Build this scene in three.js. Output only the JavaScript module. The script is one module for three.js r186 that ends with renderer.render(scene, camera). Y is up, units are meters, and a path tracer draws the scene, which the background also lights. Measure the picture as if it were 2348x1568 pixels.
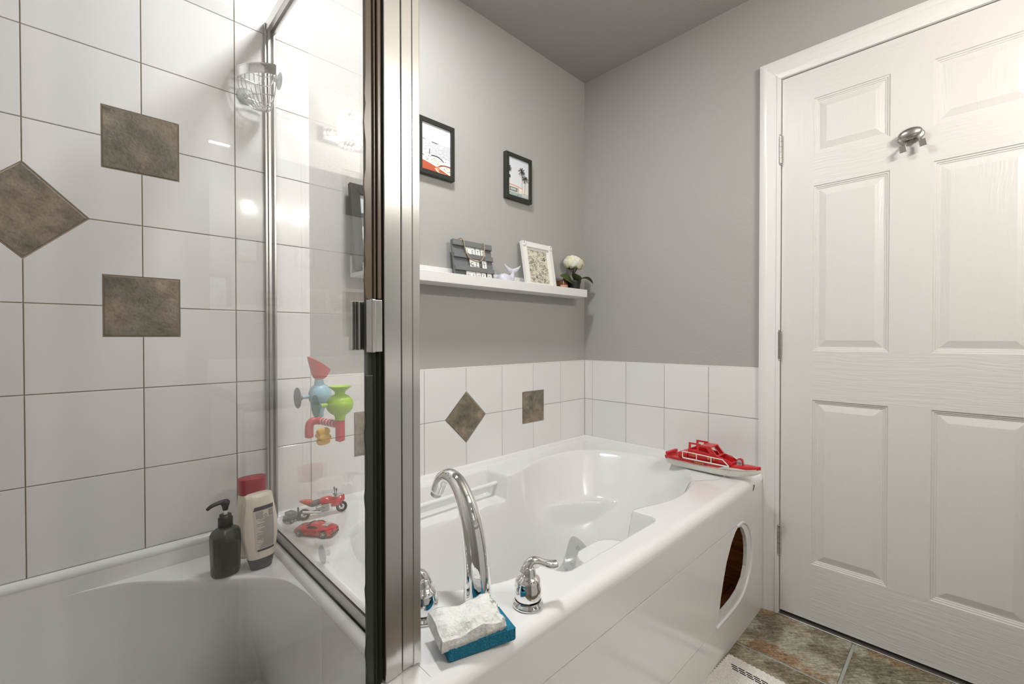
import * as THREE from 'three';
import { RoundedBoxGeometry } from 'three/addons/geometries/RoundedBoxGeometry.js';
import { RectAreaLightUniformsLib } from 'three/addons/lights/RectAreaLightUniformsLib.js';
import { mergeGeometries, mergeVertices, toCreasedNormals } from 'three/addons/utils/BufferGeometryUtils.js';

// ---------------------------------------------------------------- camera, light, exposure
const scene = new THREE.Scene();
scene.background = new THREE.Color(0x000000);
const camera = new THREE.PerspectiveCamera(75.178, 2348 / 1568, 0.02, 30);
camera.position.set(-1.92586, 1.0622, 1.42627);
camera.rotation.set(-0.010222, -0.771765, -0.000825, 'YXZ');
scene.add(camera);
const renderer = new THREE.WebGLRenderer({ antialias: true });
renderer.toneMapping = THREE.LinearToneMapping;
renderer.toneMappingExposure = 0.6;
renderer.shadowMap.enabled = true;
renderer.shadowMap.type = THREE.PCFSoftShadowMap;
const LAMP_COLOR = new THREE.Color().setRGB(1.0, 0.945, 0.865);
const LAMP_INTENSITY = 1.38;            // each of the three vanity bulbs, candela
const LAMP_X = [-1.09, -0.92, -0.75], LAMP_Y = 1.95, LAMP_Z = 2.0;
const DOWN_COLOR = new THREE.Color().setRGB(0.97, 0.985, 1.0), DOWN_INTENSITY = 315;   // square downlight in the ceiling over the tub, nits
RectAreaLightUniformsLib.init();

// ---------------------------------------------------------------- helpers
function mulberry(a) { return () => { a |= 0; a = a + 0x6D2B79F5 | 0; let t = Math.imul(a ^ a >>> 15, 1 | a); t = t + Math.imul(t ^ t >>> 7, 61 | t) ^ t; return ((t ^ t >>> 14) >>> 0) / 4294967296; }; }
const rnd = mulberry(20240);
const lerp = (a, b, t) => a + (b - a) * t, clamp = (v, a = 0, b = 1) => Math.min(b, Math.max(a, v));
const sst = (a, b, v) => { const t = clamp((v - a) / (b - a)); return t * t * (3 - 2 * t); };
const V = (x, y, z) => new THREE.Vector3(x, y, z);
const taken = {};
function numbered(n) { const k = taken[n] = (taken[n] ?? -1) + 1; return k ? n + '_' + String(k).padStart(3, '0') : n; }
function mesh(name, geo, m, parent) {
  const o = new THREE.Mesh(geo, m); o.name = name; o.castShadow = o.receiveShadow = true;
  if (parent) parent.add(o); return o;
}
function thing(name, label, category, pos = [0, 0, 0], turn = 0, group) {
  const o = new THREE.Group(); o.name = numbered(name); o.position.set(...pos); o.rotation.y = turn;
  o.userData = { label, category }; if (group) o.userData.group = group; scene.add(o); return o;
}
function struct(name, label, category) {
  const o = new THREE.Group(); o.name = name; o.userData = { kind: 'structure', label, category }; scene.add(o); return o;
}
function tag(o, label, category, group) { o.name = numbered(o.name); o.userData.label = label; o.userData.category = category; if (group) o.userData.group = group; scene.add(o); return o; }
// box between two corners, uv in metres
function box(x0, y0, z0, x1, y1, z1, r = 0) {
  const w = Math.abs(x1 - x0), h = Math.abs(y1 - y0), d = Math.abs(z1 - z0);
  const g = r ? new RoundedBoxGeometry(w, h, d, 2, Math.min(r, w / 2.01, h / 2.01, d / 2.01)) : new THREE.BoxGeometry(w, h, d);
  g.translate((x0 + x1) / 2, (y0 + y1) / 2, (z0 + z1) / 2); return boxuv(g);
}
function boxuv(g, ox = 0, oy = 0) {
  if (!g.attributes.normal) g.computeVertexNormals();
  const p = g.attributes.position, n = g.attributes.normal, uv = new Float32Array(p.count * 2);
  for (let i = 0; i < p.count; i++) {
    const ax = Math.abs(n.getX(i)), ay = Math.abs(n.getY(i)), az = Math.abs(n.getZ(i));
    let u, v;
    if (ax >= ay && ax >= az) { u = p.getZ(i); v = p.getY(i); } else if (ay >= az) { u = p.getX(i); v = p.getZ(i); } else { u = p.getX(i); v = p.getY(i); }
    uv[2 * i] = u + ox; uv[2 * i + 1] = v + oy;
  }
  g.setAttribute('uv', new THREE.BufferAttribute(uv, 2)); return g;
}
function merge(list) { return mergeGeometries(list.map(g => { const h = g.index ? g.toNonIndexed() : g; for (const k of Object.keys(h.attributes)) if (!['position', 'normal', 'uv'].includes(k)) h.deleteAttribute(k); return h; })); }
function lathe(pts, seg = 32) { return new THREE.LatheGeometry(pts.map(p => new THREE.Vector2(p[0], p[1])), seg); }
function sphere(r, x = 0, y = 0, z = 0, sx = 1, sy = 1, sz = 1, seg = 24) { const g = new THREE.SphereGeometry(r, seg, Math.round(seg * .7)); g.scale(sx, sy, sz); g.translate(x, y, z); return g; }
function tube(pts, rad, seg = 40, rs = 12, closed = false) {        // swept tube with varying radius and round ends
  const c = new THREE.CatmullRomCurve3(pts.map(p => V(...p)), closed, 'centripetal');
  const fr = c.computeFrenetFrames(seg, closed), pos = [], idx = [], R = t => {
    if (!Array.isArray(rad)) return rad; const k = t * (rad.length - 1), i = Math.min(rad.length - 2, Math.floor(k)); return lerp(rad[i], rad[i + 1], k - i); };
  const uv = [];
  for (let i = 0; i <= seg; i++) {
    const t = i / seg, P = c.getPointAt(t), r = R(t);
    for (let j = 0; j <= rs; j++) { const a = j / rs * Math.PI * 2, q = P.clone().addScaledVector(fr.normals[i], Math.cos(a) * r).addScaledVector(fr.binormals[i], Math.sin(a) * r); pos.push(q.x, q.y, q.z); uv.push(t, j / rs); }
  }
  for (let i = 0; i < seg; i++) for (let j = 0; j < rs; j++) { const a = i * (rs + 1) + j, b = a + rs + 1; idx.push(a, a + 1, b, b, a + 1, b + 1); }
  if (!closed) for (const e of [0, seg]) {
    const t = e / seg, P = c.getPointAt(t), T = fr.tangents[e].clone().multiplyScalar((e ? 1 : -1) * R(t) * .45), b0 = pos.length / 3; P.add(T);
    pos.push(P.x, P.y, P.z); uv.push(t, 0);
    for (let j = 0; j < rs; j++) { const a = e * (rs + 1) + j; e ? idx.push(a, a + 1, b0) : idx.push(a + 1, a, b0); }
  }
  const g = new THREE.BufferGeometry(); g.setAttribute('position', new THREE.Float32BufferAttribute(pos, 3)); g.setAttribute('uv', new THREE.Float32BufferAttribute(uv, 2)); g.setIndex(idx); g.computeVertexNormals(); return g;
}
function bar(a, b, r, rs = 8) { const A = V(...a), B = V(...b), d = B.clone().sub(A), g = new THREE.CylinderGeometry(r, r, d.length(), rs); g.applyQuaternion(new THREE.Quaternion().setFromUnitVectors(V(0, 1, 0), d.normalize())); g.translate((A.x + B.x) / 2, (A.y + B.y) / 2, (A.z + B.z) / 2); return g; }
function shapeOf(pts) { const s = new THREE.Shape(); pts.forEach((p, i) => i ? s.lineTo(p[0], p[1]) : s.moveTo(p[0], p[1])); s.closePath(); return s; }
function extrude(pts, depth, bevel = 0, holes = [], curveSegments = 12) {
  const s = pts instanceof THREE.Shape ? pts : shapeOf(pts); for (const h of holes) s.holes.push(shapeOf(h));
  return new THREE.ExtrudeGeometry(s, { depth: depth - 2 * bevel, bevelEnabled: bevel > 0, bevelThickness: bevel, bevelSize: bevel, bevelOffset: -bevel, bevelSegments: 2, curveSegments }).translate(0, 0, bevel);
}
// loft of closed cross sections (all with the same number of points)
function loft(secs, capA = true, capB = true) {
  const n = secs[0].length, pos = [], idx = [];
  for (const s of secs) for (const p of s) pos.push(...p);
  for (let i = 0; i < secs.length - 1; i++) for (let j = 0; j < n; j++) { const a = i * n + j, b = i * n + (j + 1) % n, c = a + n, d = b + n; idx.push(a, b, c, c, b, d); }
  const cap = (s, i, flip) => { const m = s.reduce((q, p) => [q[0] + p[0] / n, q[1] + p[1] / n, q[2] + p[2] / n], [0, 0, 0]), k = pos.length / 3; pos.push(...m); for (let j = 0; j < n; j++) { const a = i * n + j, b = i * n + (j + 1) % n; flip ? idx.push(k, a, b) : idx.push(k, b, a); } };
  if (capA) cap(secs[0], 0, false); if (capB) cap(secs[secs.length - 1], secs.length - 1, true);
  const g = new THREE.BufferGeometry(); g.setAttribute('position', new THREE.Float32BufferAttribute(pos, 3)); g.setIndex(idx);
  const h = toCreasedNormals(g, 0.7); h.setAttribute('uv', new THREE.Float32BufferAttribute(new Float32Array(h.attributes.position.count * 2), 2)); return boxuv(h);
}
// ---------------------------------------------------------------- periodic noise and textures
function hash2(x, y, s) { let h = Math.imul(x, 374761393) + Math.imul(y, 668265263) + Math.imul(s, 1274126177) | 0; h = Math.imul(h ^ h >>> 13, 1274126177); return ((h ^ h >>> 16) >>> 0) / 4294967296; }
function pn(x, y, px, py, s) { const xi = Math.floor(x), yi = Math.floor(y), fx = x - xi, fy = y - yi, u = fx * fx * (3 - 2 * fx), v = fy * fy * (3 - 2 * fy), m = (a, b) => ((a % b) + b) % b;
  const a = hash2(m(xi, px), m(yi, py), s), b = hash2(m(xi + 1, px), m(yi, py), s), c = hash2(m(xi, px), m(yi + 1, py), s), d = hash2(m(xi + 1, px), m(yi + 1, py), s); return lerp(lerp(a, b, u), lerp(c, d, u), v); }
function fbm(u, v, fx, fy, oct, s) { let t = 0, a = .5, n = 0; for (let o = 0; o < oct; o++) { t += a * pn(u * fx, v * fy, fx, fy, s + o * 17); n += a; a *= .5; fx *= 2; fy *= 2; } return t / n; }
function tex(size, fn, metres, srgb = true) {      // fn(u,v) -> grey or [r,g,b] in 0..1
  const d = new Uint8Array(size * size * 4);
  for (let y = 0; y < size; y++) for (let x = 0; x < size; x++) { const c = fn(x / size, y / size), k = 4 * (y * size + x), q = Array.isArray(c) ? c : [c, c, c]; for (let i = 0; i < 3; i++) d[k + i] = clamp(q[i]) * 255; d[k + 3] = 255; }
  const t = new THREE.DataTexture(d, size, size); t.wrapS = t.wrapT = THREE.RepeatWrapping; t.magFilter = THREE.LinearFilter; t.minFilter = THREE.LinearMipmapLinearFilter; t.generateMipmaps = true;
  if (srgb) t.colorSpace = THREE.SRGBColorSpace; if (metres) t.repeat.set(1 / metres, 1 / metres); t.needsUpdate = true; return t;
}
function canvasTex(w, h, draw) { const c = document.createElement('canvas'); c.width = w; c.height = h; draw(c.getContext('2d'), w, h); const t = new THREE.CanvasTexture(c); t.colorSpace = THREE.SRGBColorSpace; return t; }
const std = o => new THREE.MeshStandardMaterial(o), phy = o => new THREE.MeshPhysicalMaterial(o);
const lin = (r, g, b) => new THREE.Color().setRGB(r, g, b);

const peel = tex(256, (u, v) => fbm(u, v, 40, 40, 3, 5), .25, false);
const wavy = tex(256, (u, v) => fbm(u, v, 5, 5, 3, 9), .5, false);
const grainV = tex(512, (u, v) => { const w = u + .06 * fbm(u, v, 3, 2, 2, 3); return .5 * fbm(w, v, 130, 7, 2, 11) + .5 * fbm(w, v, 60, 4, 2, 12); }, .35, false);
const grainH = tex(512, (u, v) => { const w = v + .06 * fbm(u, v, 2, 3, 2, 3); return .5 * fbm(u, w, 7, 130, 2, 11) + .5 * fbm(u, w, 4, 60, 2, 12); }, .35, false);
const decoTex = tex(512, (u, v) => { const a = fbm(u, v, 5, 5, 5, 21), b = fbm(u, v, 14, 14, 4, 31), c = fbm(u, v, 60, 60, 2, 41);
  const t = clamp((a - .3) * 2.4), sp = c > .66 ? -.08 : 0, q = (b - .5) * .35 + sp; const A = [.43, .41, .35], B = [.56, .49, .42]; return A.map((x, i) => lerp(x, B[i], t) + q * .6); }, .3);
const decoBump = tex(512, (u, v) => .5 * fbm(u, v, 60, 60, 3, 61) + .5 * fbm(u, v, 14, 14, 4, 31), .3, false);
const slateTex = tex(1024, (u, v) => { const d = u + v, e = u - v; const a = fbm(u, v, 4, 4, 5, 71), b = fbm(u, v, 9, 9, 5, 81), st = pn(d * 20, e * 130, 1e6, 1e6, 7), c = .55 * fbm(u, v, 120, 120, 2, 91) + .45 * st;
  const rust = sst(.42, .68, a), pale = sst(.48, .7, b); let q = [.46, .43, .36]; q = q.map((x, i) => lerp(x, [.54, .43, .32][i], rust)); q = q.map((x, i) => lerp(x, [.64, .63, .57][i], pale * .85)); return q.map(x => x + (c - .5) * .42); }, .62);
const slateBump = tex(512, (u, v) => fbm(u, v, 30, 30, 4, 88), .4, false);

const M = {};
M.paint = std({ color: lin(.40, .39, .37), roughness: .62, bumpMap: peel, bumpScale: .0004 });
M.ceil = std({ color: lin(.36, .35, .33), roughness: .8, bumpMap: peel, bumpScale: .0004 });
M.tile = [[.775, .765, .745], [.79, .775, .76], [.765, .76, .745]].map(c => phy({ color: lin(...c), roughness: .075, bumpMap: wavy, bumpScale: .0006 }));
M.grout = std({ color: lin(.50, .40, .30), roughness: .9 });
M.groutPale = std({ color: lin(.58, .56, .52), roughness: .9 });
M.deco = std({ map: decoTex, roughness: .42, bumpMap: decoBump, bumpScale: .0016 });
M.acrylic = phy({ color: lin(.80, .795, .785), roughness: .16, clearcoat: .4, clearcoatRoughness: .08 });
M.caulk = std({ color: lin(.78, .76, .72), roughness: .5 });
M.white = std({ color: lin(.80, .79, .775), roughness: .35 });
M.doorV = std({ color: lin(.71, .695, .67), roughness: .38, bumpMap: grainV, bumpScale: .0008 });
M.doorH = std({ color: lin(.71, .695, .67), roughness: .38, bumpMap: grainH, bumpScale: .0008 });
M.trim = std({ color: lin(.80, .79, .775), roughness: .32 });
M.chrome = std({ color: lin(.86, .86, .86), metalness: 1, roughness: .045 });
M.brushed = phy({ color: lin(.62, .615, .60), metalness: 1, roughness: .2 });
M.alu = phy({ color: lin(.62, .61, .59), metalness: 1, roughness: .33 });
M.nickel = std({ color: lin(.45, .43, .40), metalness: 1, roughness: .3 });
M.glass = phy({ color: 0xffffff, transmission: 1, thickness: 0, roughness: 0, ior: 1.5 });
M.rubber = std({ color: lin(.035, .04, .032), roughness: .35 });
M.seal = std({ color: lin(.16, .115, .08), roughness: .3 });
M.black = std({ color: lin(.025, .026, .022), roughness: .45 });

// ---------------------------------------------------------------- the room
const CEIL = 2.41, XL = -2.45, ZB = 2.12, LIP = .545;
{ const f = struct('floor', 'mottled slate-look tile floor in front of the bathtub', 'floor');
  mesh('grout_bed', box(XL - .1, -.06, -.1, .1, -.0035, ZB + .1), std({ color: lin(.36, .37, .34), roughness: .95, bumpMap: slateBump, bumpScale: .001 }), f);
  const mats = [0, 1, 2].map(k => std({ map: slateTex, color: new THREE.Color().setRGB(...[[1, 1, 1], [1, .95, .88], [.95, 1, .98]][k]), roughness: .62, bumpMap: slateBump, bumpScale: .0014 }));
  const P = .305, g0 = [];
  for (let k = 0; k < 4; k++) { const g = box(-P / 2 + .0045, -.012, -P / 2 + .0045, P / 2 - .0045, 0, P / 2 - .0045, .003); const uv = g.attributes.uv; for (let i = 0; i < uv.count; i++) uv.setXY(i, uv.getX(i) + k * .171, uv.getY(i) + k * .233); g0.push(g); }
  for (let i = 0; i < 8; i++) for (let j = 0; j < 5; j++) { const t = mesh('floor_tile', g0[(i * 3 + j) % 4], mats[(i + j * 2) % 3], f); t.position.set(.014 - P / 2 - i * P, 0, .852 + P / 2 + j * P); }
}
{ const c = struct('ceiling', 'grey painted ceiling', 'ceiling'); mesh('ceiling_board', box(XL - .1, CEIL, -.1, .1, CEIL + .06, ZB + .1), M.ceil, c); }
// tile pieces: rectangle with corners cut for the inlaid squares ('s') or diamonds ('d')
const TH = .008, HALF = .0725 + .0018, DI = .1025 + .0025;
function tileGeo(x0, y0, x1, y1, cut = '....') {          // corner order: bl br tr tl
  const p = [], g = .0011, X0 = x0 + g, X1 = x1 - g, Y0 = y0 + g, Y1 = y1 - g;
  const c = [[X0, Y0, 1, 1, x0, y0], [X1, Y0, -1, 1, x1, y0], [X1, Y1, -1, -1, x1, y1], [X0, Y1, 1, -1, x0, y1]];
  c.forEach(([x, y, sx, sy, ox, oy], i) => { const k = cut[i], first = i % 2 === 0;
    if (k === 's') { const a = [ox + sx * HALF, y], b = [ox + sx * HALF, oy + sy * HALF], d = [x, oy + sy * HALF]; p.push(...(first ? [d, b, a] : [a, b, d])); }
    else if (k === 'd') { const a = [ox + sx * DI, y], d = [x, oy + sy * DI]; p.push(...(first ? [d, a] : [a, d])); }
    else p.push([x, y]); });
  return boxuv(extrude(p, TH, .0009));
}
const sq = boxuv(extrude([[-.0715, -.0715], [.0715, -.0715], [.0715, .0715], [-.0715, .0715]], TH + .0005, .002));
const dia = boxuv(extrude([[-.1012, 0], [0, -.1012], [.1012, 0], [0, .1012]], TH + .0005, .002));
function inlay(parent, g, x, y, k) { const gg = g.clone(), uv = gg.attributes.uv; for (let i = 0; i < uv.count; i++) uv.setXY(i, uv.getX(i) + k * .113, uv.getY(i) + k * .071); const m = mesh('inlay_tile', gg, M.deco, parent); m.position.set(x, y, -.0055); m.userData.label = 'brown-grey mottled stone inlay tile'; }
{ const w = struct('wall_back', 'grey painted wall above the bathtub with white tiles in the shower', 'wall');
  mesh('plaster', box(XL - .1, -.06, -.12, .12, CEIL + .06, -.004), M.paint, w);
  mesh('grout', box(XL, .45, -.0045, -1.4145, CEIL, -.0012), M.grout, w);
  mesh('grout', box(-1.4145, .45, -.0045, .004, .9385, -.0012), M.groutPale, w);
  const cx = [-2.413, -2.213, -2.013, -1.813, -1.613, -1.413], cuts = {};
  const put = (x, y, k) => { cuts[x.toFixed(3) + ',' + y.toFixed(3)] = k; };
  put(-1.813, 1.538, 's'); put(-1.813, 1.138, 's'); put(-2.013, 1.338, 'd'); put(-2.213, 1.538, 's'); put(-2.213, 1.138, 's');
  put(-1.2, .738, 's'); put(-.8, .738, 'd'); put(-.4, .738, 's');
  const at = (x, y) => cuts[x.toFixed(3) + ',' + y.toFixed(3)] || '.'; let n = 0;
  const lay = (xs, ys) => { for (let i = 0; i + 1 < xs.length; i++) for (let j = 0; j + 1 < ys.length; j++) {
    const c = at(xs[i], ys[j]) + at(xs[i + 1], ys[j]) + at(xs[i + 1], ys[j + 1]) + at(xs[i], ys[j + 1]);
    const t = mesh('wall_tile', tileGeo(xs[i], ys[j], xs[i + 1], ys[j + 1], c), M.tile[(i * 7 + j * 5 + n) % 3], w); t.position.z = -.0055; } };
  const ys = []; for (let y = .538; y < CEIL + .01; y += .2) ys.push(Math.min(y, CEIL)); if (CEIL - ys[ys.length - 1] > .02) ys.push(CEIL);
  lay(cx, ys); n = 1; lay([-1.413, -1.2, -1.0, -.8, -.6, -.4, -.2, -.001], [.538, .738, .938]);
  inlay(w, sq, -1.813, 1.538, 0); inlay(w, sq, -1.813, 1.138, 1); inlay(w, dia, -2.013, 1.338, 2); inlay(w, sq, -2.213, 1.538, 3); inlay(w, sq, -2.213, 1.138, 4);
  inlay(w, sq, -1.2, .738, 5); inlay(w, dia, -.8, .738, 6); inlay(w, sq, -.4, .738, 7);
  mesh('caulk_line', box(-1.413, .937, -.004, -.001, .942, .002, .001), M.caulk, w);
}
{ const w = struct('wall_right', 'grey painted wall beside the white door, tiled behind the tub', 'wall');
  mesh('plaster', box(.004, -.06, -.1, .12, CEIL + .06, .905), M.paint, w);
  mesh('plaster', box(.004, 2.06, .905, .12, CEIL + .06, 1.69), M.paint, w);
  mesh('plaster', box(.004, -.06, 1.69, .12, CEIL + .06, ZB + .1), M.paint, w);
  mesh('grout', box(.0045, .45, -.003, .0012, .9385, .8525), M.groutPale, w);
  const zs = [.003, .0525, .2525, .4525, .6525, .8525], ys = [.538, .738, .938];
  for (let i = 0; i < 5; i++) for (let j = 0; j < 2; j++) { const g = tileGeo(zs[i], ys[j], zs[i + 1], ys[j + 1]); g.rotateY(-Math.PI / 2); const t = mesh('wall_tile', g, M.tile[(i * 2 + j) % 3], w); t.position.x = .0055; }
  mesh('caulk_line', box(.004, .937, .003, -.002, .942, .8525, .001), M.caulk, w);
}
{ const w = struct('wall_left', 'grey painted wall at the far side of the shower', 'wall'); mesh('plaster', box(XL - .12, -.06, -.1, XL - .0008, CEIL + .06, ZB + .1), M.paint, w); mesh('grout', box(XL - .0008, .45, .002, XL - .0002, CEIL, .785), M.grout, w);
  for (let i = 0; i < 4; i++) for (let j = 0; j < 10; j++) { const y0 = .538 + j * .2, y1 = Math.min(CEIL, y0 + .2), z0 = .004 + i * .2, z1 = Math.min(.785, z0 + .2); if (y1 - y0 < .02) continue; const g = tileGeo(z0, y0, z1, y1); g.rotateY(-Math.PI / 2); const t = mesh('wall_tile', g, M.tile[(i + j * 2) % 3], w); t.position.x = XL + .0065; } }
{ const w = struct('wall_front', 'grey painted wall that carries the mirror and vanity light', 'wall'); mesh('plaster', box(XL - .1, -.06, ZB, .12, CEIL + .06, ZB + .12), M.paint, w); }

// ---------------------------------------------------------------- door and casing
{ const t = struct('trim_1', 'white moulded door casing around the panel door', 'trim');
  // profile across the casing: (distance from the inner edge, projection from the wall)
  const pr = [[0, 0], [0, .009], [.006, .011], [.012, .011], [.014, .0085], [.018, .0085], [.026, .013], [.044, .0155], [.047, .0185], [.066, .0185], [.07, .0165], [.07, 0]];
  const z0 = .922, y1 = 2.046, z1 = 1.674;
  const leg = (mir) => { const secs = [0, 1].map(e => pr.map(([d, q]) => [.002 - q, e ? y1 + d : 0, mir ? z1 + d : z0 - d])); return loft(mir ? secs : secs.map(s => s.slice().reverse())); };
  mesh('casing_side', leg(false), M.trim, t); mesh('casing_side', leg(true), M.trim, t);
  mesh('casing_head', loft([0, 1].map(e => pr.map(([d, q]) => [.002 - q, y1 + d, e ? z1 + d : z0 - d]))), M.trim, t);
  mesh('jamb', merge([box(.0, 0, .9, .12, y1 + .02, z0 + .0005), box(0, 0, z1 - .0005, .12, y1 + .02, 1.7), box(0, y1 - .0005, .9, .12, y1 + .02, 1.7)]), M.trim, t);
  mesh('threshold', box(-.012, -.003, z0, .1, .004, z1, .0015), M.alu, t);
}
{ const d = struct('door_1', 'white six-panel door with embossed wood grain', 'door');
  const X = .003, Z = [.925, 1.027, 1.241, 1.346, 1.56, 1.671], Y = [.0145, .226, .832, 1.012, 1.615, 1.728, 1.934, 2.0425];
  const slab = (y0, y1, z0, z1, name, m) => mesh(name, box(X, y0, z0, X + .035, y1, z1), m, d);
  slab(Y[0], Y[7], Z[0], Z[1], 'stile', M.doorV); slab(Y[0], Y[7], Z[4], Z[5], 'stile', M.doorV);
  for (const [a, b] of [[0, 1], [2, 3], [4, 5], [6, 7]]) slab(Y[a], Y[b], Z[1], Z[4], 'rail', M.doorH);
  for (const [a, b] of [[1, 2], [3, 4], [5, 6]]) slab(Y[a], Y[b], Z[2], Z[3], 'mullion', M.doorV);
  // moulded panel: rings of (inset, depth)
  const ring = [[0, 0], [.002, .0035], [.006, .0035], [.008, .0065], [.0115, .0065], [.013, .0085], [.0165, .0085], [.037, .0022], [.0385, .0018]];
  const panel = (y0, y1, z0, z1) => { const pos = [], idx = [];
    for (const [i, q] of ring) for (const [y, z] of [[y0 + i, z0 + i], [y0 + i, z1 - i], [y1 - i, z1 - i], [y1 - i, z0 + i]]) pos.push(X + q, y, z);
    for (let r = 0; r + 1 < ring.length; r++) for (let k = 0; k < 4; k++) { const a = r * 4 + k, b = r * 4 + (k + 1) % 4; idx.push(a, b, a + 4, a + 4, b, b + 4); }
    const e = (ring.length - 1) * 4; idx.push(e, e + 1, e + 2, e, e + 2, e + 3);
    const b0 = pos.length / 3; for (const [y, z] of [[y0, z0], [y0, z1], [y1, z1], [y1, z0]]) pos.push(X + .03, y, z); idx.push(b0, b0 + 2, b0 + 1, b0, b0 + 3, b0 + 2);
    for (let k = 0; k < 4; k++) { const a = k, b = (k + 1) % 4; idx.push(a, b0 + k, b, b, b0 + k, b0 + (k + 1) % 4); }
    const g = new THREE.BufferGeometry(); g.setAttribute('position', new THREE.Float32BufferAttribute(pos, 3)); g.setIndex(idx); return boxuv(toCreasedNormals(g, .1)); };
  for (const [a, b] of [[1, 2], [3, 4], [5, 6]]) { mesh('panel', panel(Y[a], Y[b], Z[1], Z[2]), M.doorV, d); mesh('panel', panel(Y[a], Y[b], Z[3], Z[4]), M.doorV, d); }
  for (const y of [1.776, 1.032, .283]) { const h = mesh('hinge', merge([0, 1, 2, 3, 4].map(k => new THREE.CylinderGeometry(.0062, .0062, .0198, 16).translate(-.0045, y + (k - 2) * .0207, .9215))), M.nickel, d);
    mesh('hinge_pin', merge([new THREE.CylinderGeometry(.004, .004, .112, 12).translate(-.0045, y, .9215), sphere(.0055, -.0045, y + .056, .9215, 1, .7, 1, 12), sphere(.0055, -.0045, y - .056, .9215, 1, .7, 1, 12)]), M.nickel, h); }
}
{ // brushed hook on the door
  const h = thing('door_hook', 'brushed nickel oval robe hook on the white door', 'hook', [.0025, 1.705, 1.293]);
  const tilt = new THREE.Group(); 
  const dome = sphere(.03, 0, 0, 0, 1, 1, 1, 32); dome.scale(.42, .62, 1.0); dome.translate(-.026, .006, 0); 
  mesh('knob', dome, M.nickel, h);
  const backp = sphere(.033, 0, 0, 0, 1, 1, 1, 32); backp.scale(.22, .7, 1.02); backp.translate(-.007, .002, 0); mesh('back_plate', backp, M.nickel, h);
  mesh('neck', bar([0, 0, 0], [-.024, .004, 0], .012, 20), M.nickel, h);
  for (const s of [-1, 1]) {
    const p = []; for (let i = 0; i <= 6; i++) { const a = i / 6 * 1.9; p.push([-.006 - .024 * Math.sin(a) , -.012 - .03 * (1 - Math.cos(a * .8)) + (i > 4 ? (i - 4) * .006 : 0), s * (.006 + .018 * i / 6)]); }
    const pr = mesh('prong', merge(p.slice(0, -1).map((q, i) => { const b = p[i + 1]; return bar(q, b, .0042, 8); })), M.nickel, h);
    mesh('prong_tip', box(-.034, -.048, s * .024 - .009, -.031, -.026, s * .024 + .009, .0014), M.nickel, pr);
  }
  h.rotation.x = -.16;
}
// ---------------------------------------------------------------- mirror and vanity light, seen as reflections
{ const m = thing('wall_mirror', 'large frameless mirror on the wall behind the camera', 'mirror', [-.98, 1.12, ZB - .001], Math.PI);
  mesh('mirror_glass', box(-.6, 0, 0, .6, .675, .006, .002), std({ color: lin(.88, .9, .89), metalness: 1, roughness: .01 }), m);
  for (const x of [-.4, .4]) mesh('mirror_clip', box(x - .012, .66, .004, x + .012, .687, .011, .002), M.chrome, m);
}
{ const v = thing('vanity_light', 'three-lamp vanity light with crystal shades above the mirror', 'light', [0, 0, 0]);
  mesh('back_plate', box(LAMP_X[0] - .08, LAMP_Y - .03, ZB - .022, LAMP_X[2] + .08, LAMP_Y + .03, ZB, .006), M.chrome, v);
  const bead = new THREE.OctahedronGeometry(.0085, 0); bead.scale(.75, 1.15, .75);
  const crystal = phy({ color: 0xffffff, transmission: .6, thickness: 0, roughness: .1, ior: 1.5, emissive: LAMP_COLOR, emissiveIntensity: 6 });
  const bulbM = std({ color: 0xffffff, emissive: LAMP_COLOR, emissiveIntensity: 40, roughness: .5 });
  for (const x of LAMP_X) {
    mesh('arm', tube([[x, LAMP_Y, ZB - .02], [x, LAMP_Y + .01, LAMP_Z + .075], [x, LAMP_Y + .06, LAMP_Z + .04], [x, LAMP_Y + .085, LAMP_Z]], .005, 20, 8), M.chrome, v);
    const ring = y => new THREE.TorusGeometry(.047, .0024, 6, 40).rotateX(Math.PI / 2).translate(x, y, LAMP_Z);
    const sh = mesh('shade_frame', merge([ring(LAMP_Y + .07), ring(LAMP_Y + .02), ring(LAMP_Y - .03), ring(LAMP_Y - .07), ...[0, 1, 2, 3].map(k => bar([x, LAMP_Y + .072, LAMP_Z], [x + .047 * Math.cos(k * Math.PI / 2), LAMP_Y + .07, LAMP_Z + .047 * Math.sin(k * Math.PI / 2)], .002))]), M.chrome, v);
    const beads = []; for (let r = 0; r < 6; r++) for (let k = 0; k < 18; k++) { const a = (k + (r % 2) / 2) / 18 * Math.PI * 2; beads.push(bead.clone().rotateY(-a).translate(x + .047 * Math.cos(a), LAMP_Y + .056 - r * .0225, LAMP_Z + .047 * Math.sin(a))); }
    mesh('crystal_shade', merge(beads), crystal, sh);
    mesh('socket', new THREE.CylinderGeometry(.014, .016, .04, 20).translate(x, LAMP_Y + .06, LAMP_Z), M.chrome, v);
    const b = mesh('bulb', sphere(.026, x, LAMP_Y + .005, LAMP_Z, 1, 1.15, 1), bulbM, v); b.castShadow = false;
    const l = new THREE.PointLight(LAMP_COLOR, LAMP_INTENSITY, 0, 2); l.position.set(x, LAMP_Y + .005, LAMP_Z); l.castShadow = true; l.shadow.radius = 1.2; l.shadow.bias = -.0005; l.name = 'bulb_light'; v.add(l);
  }
}

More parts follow.
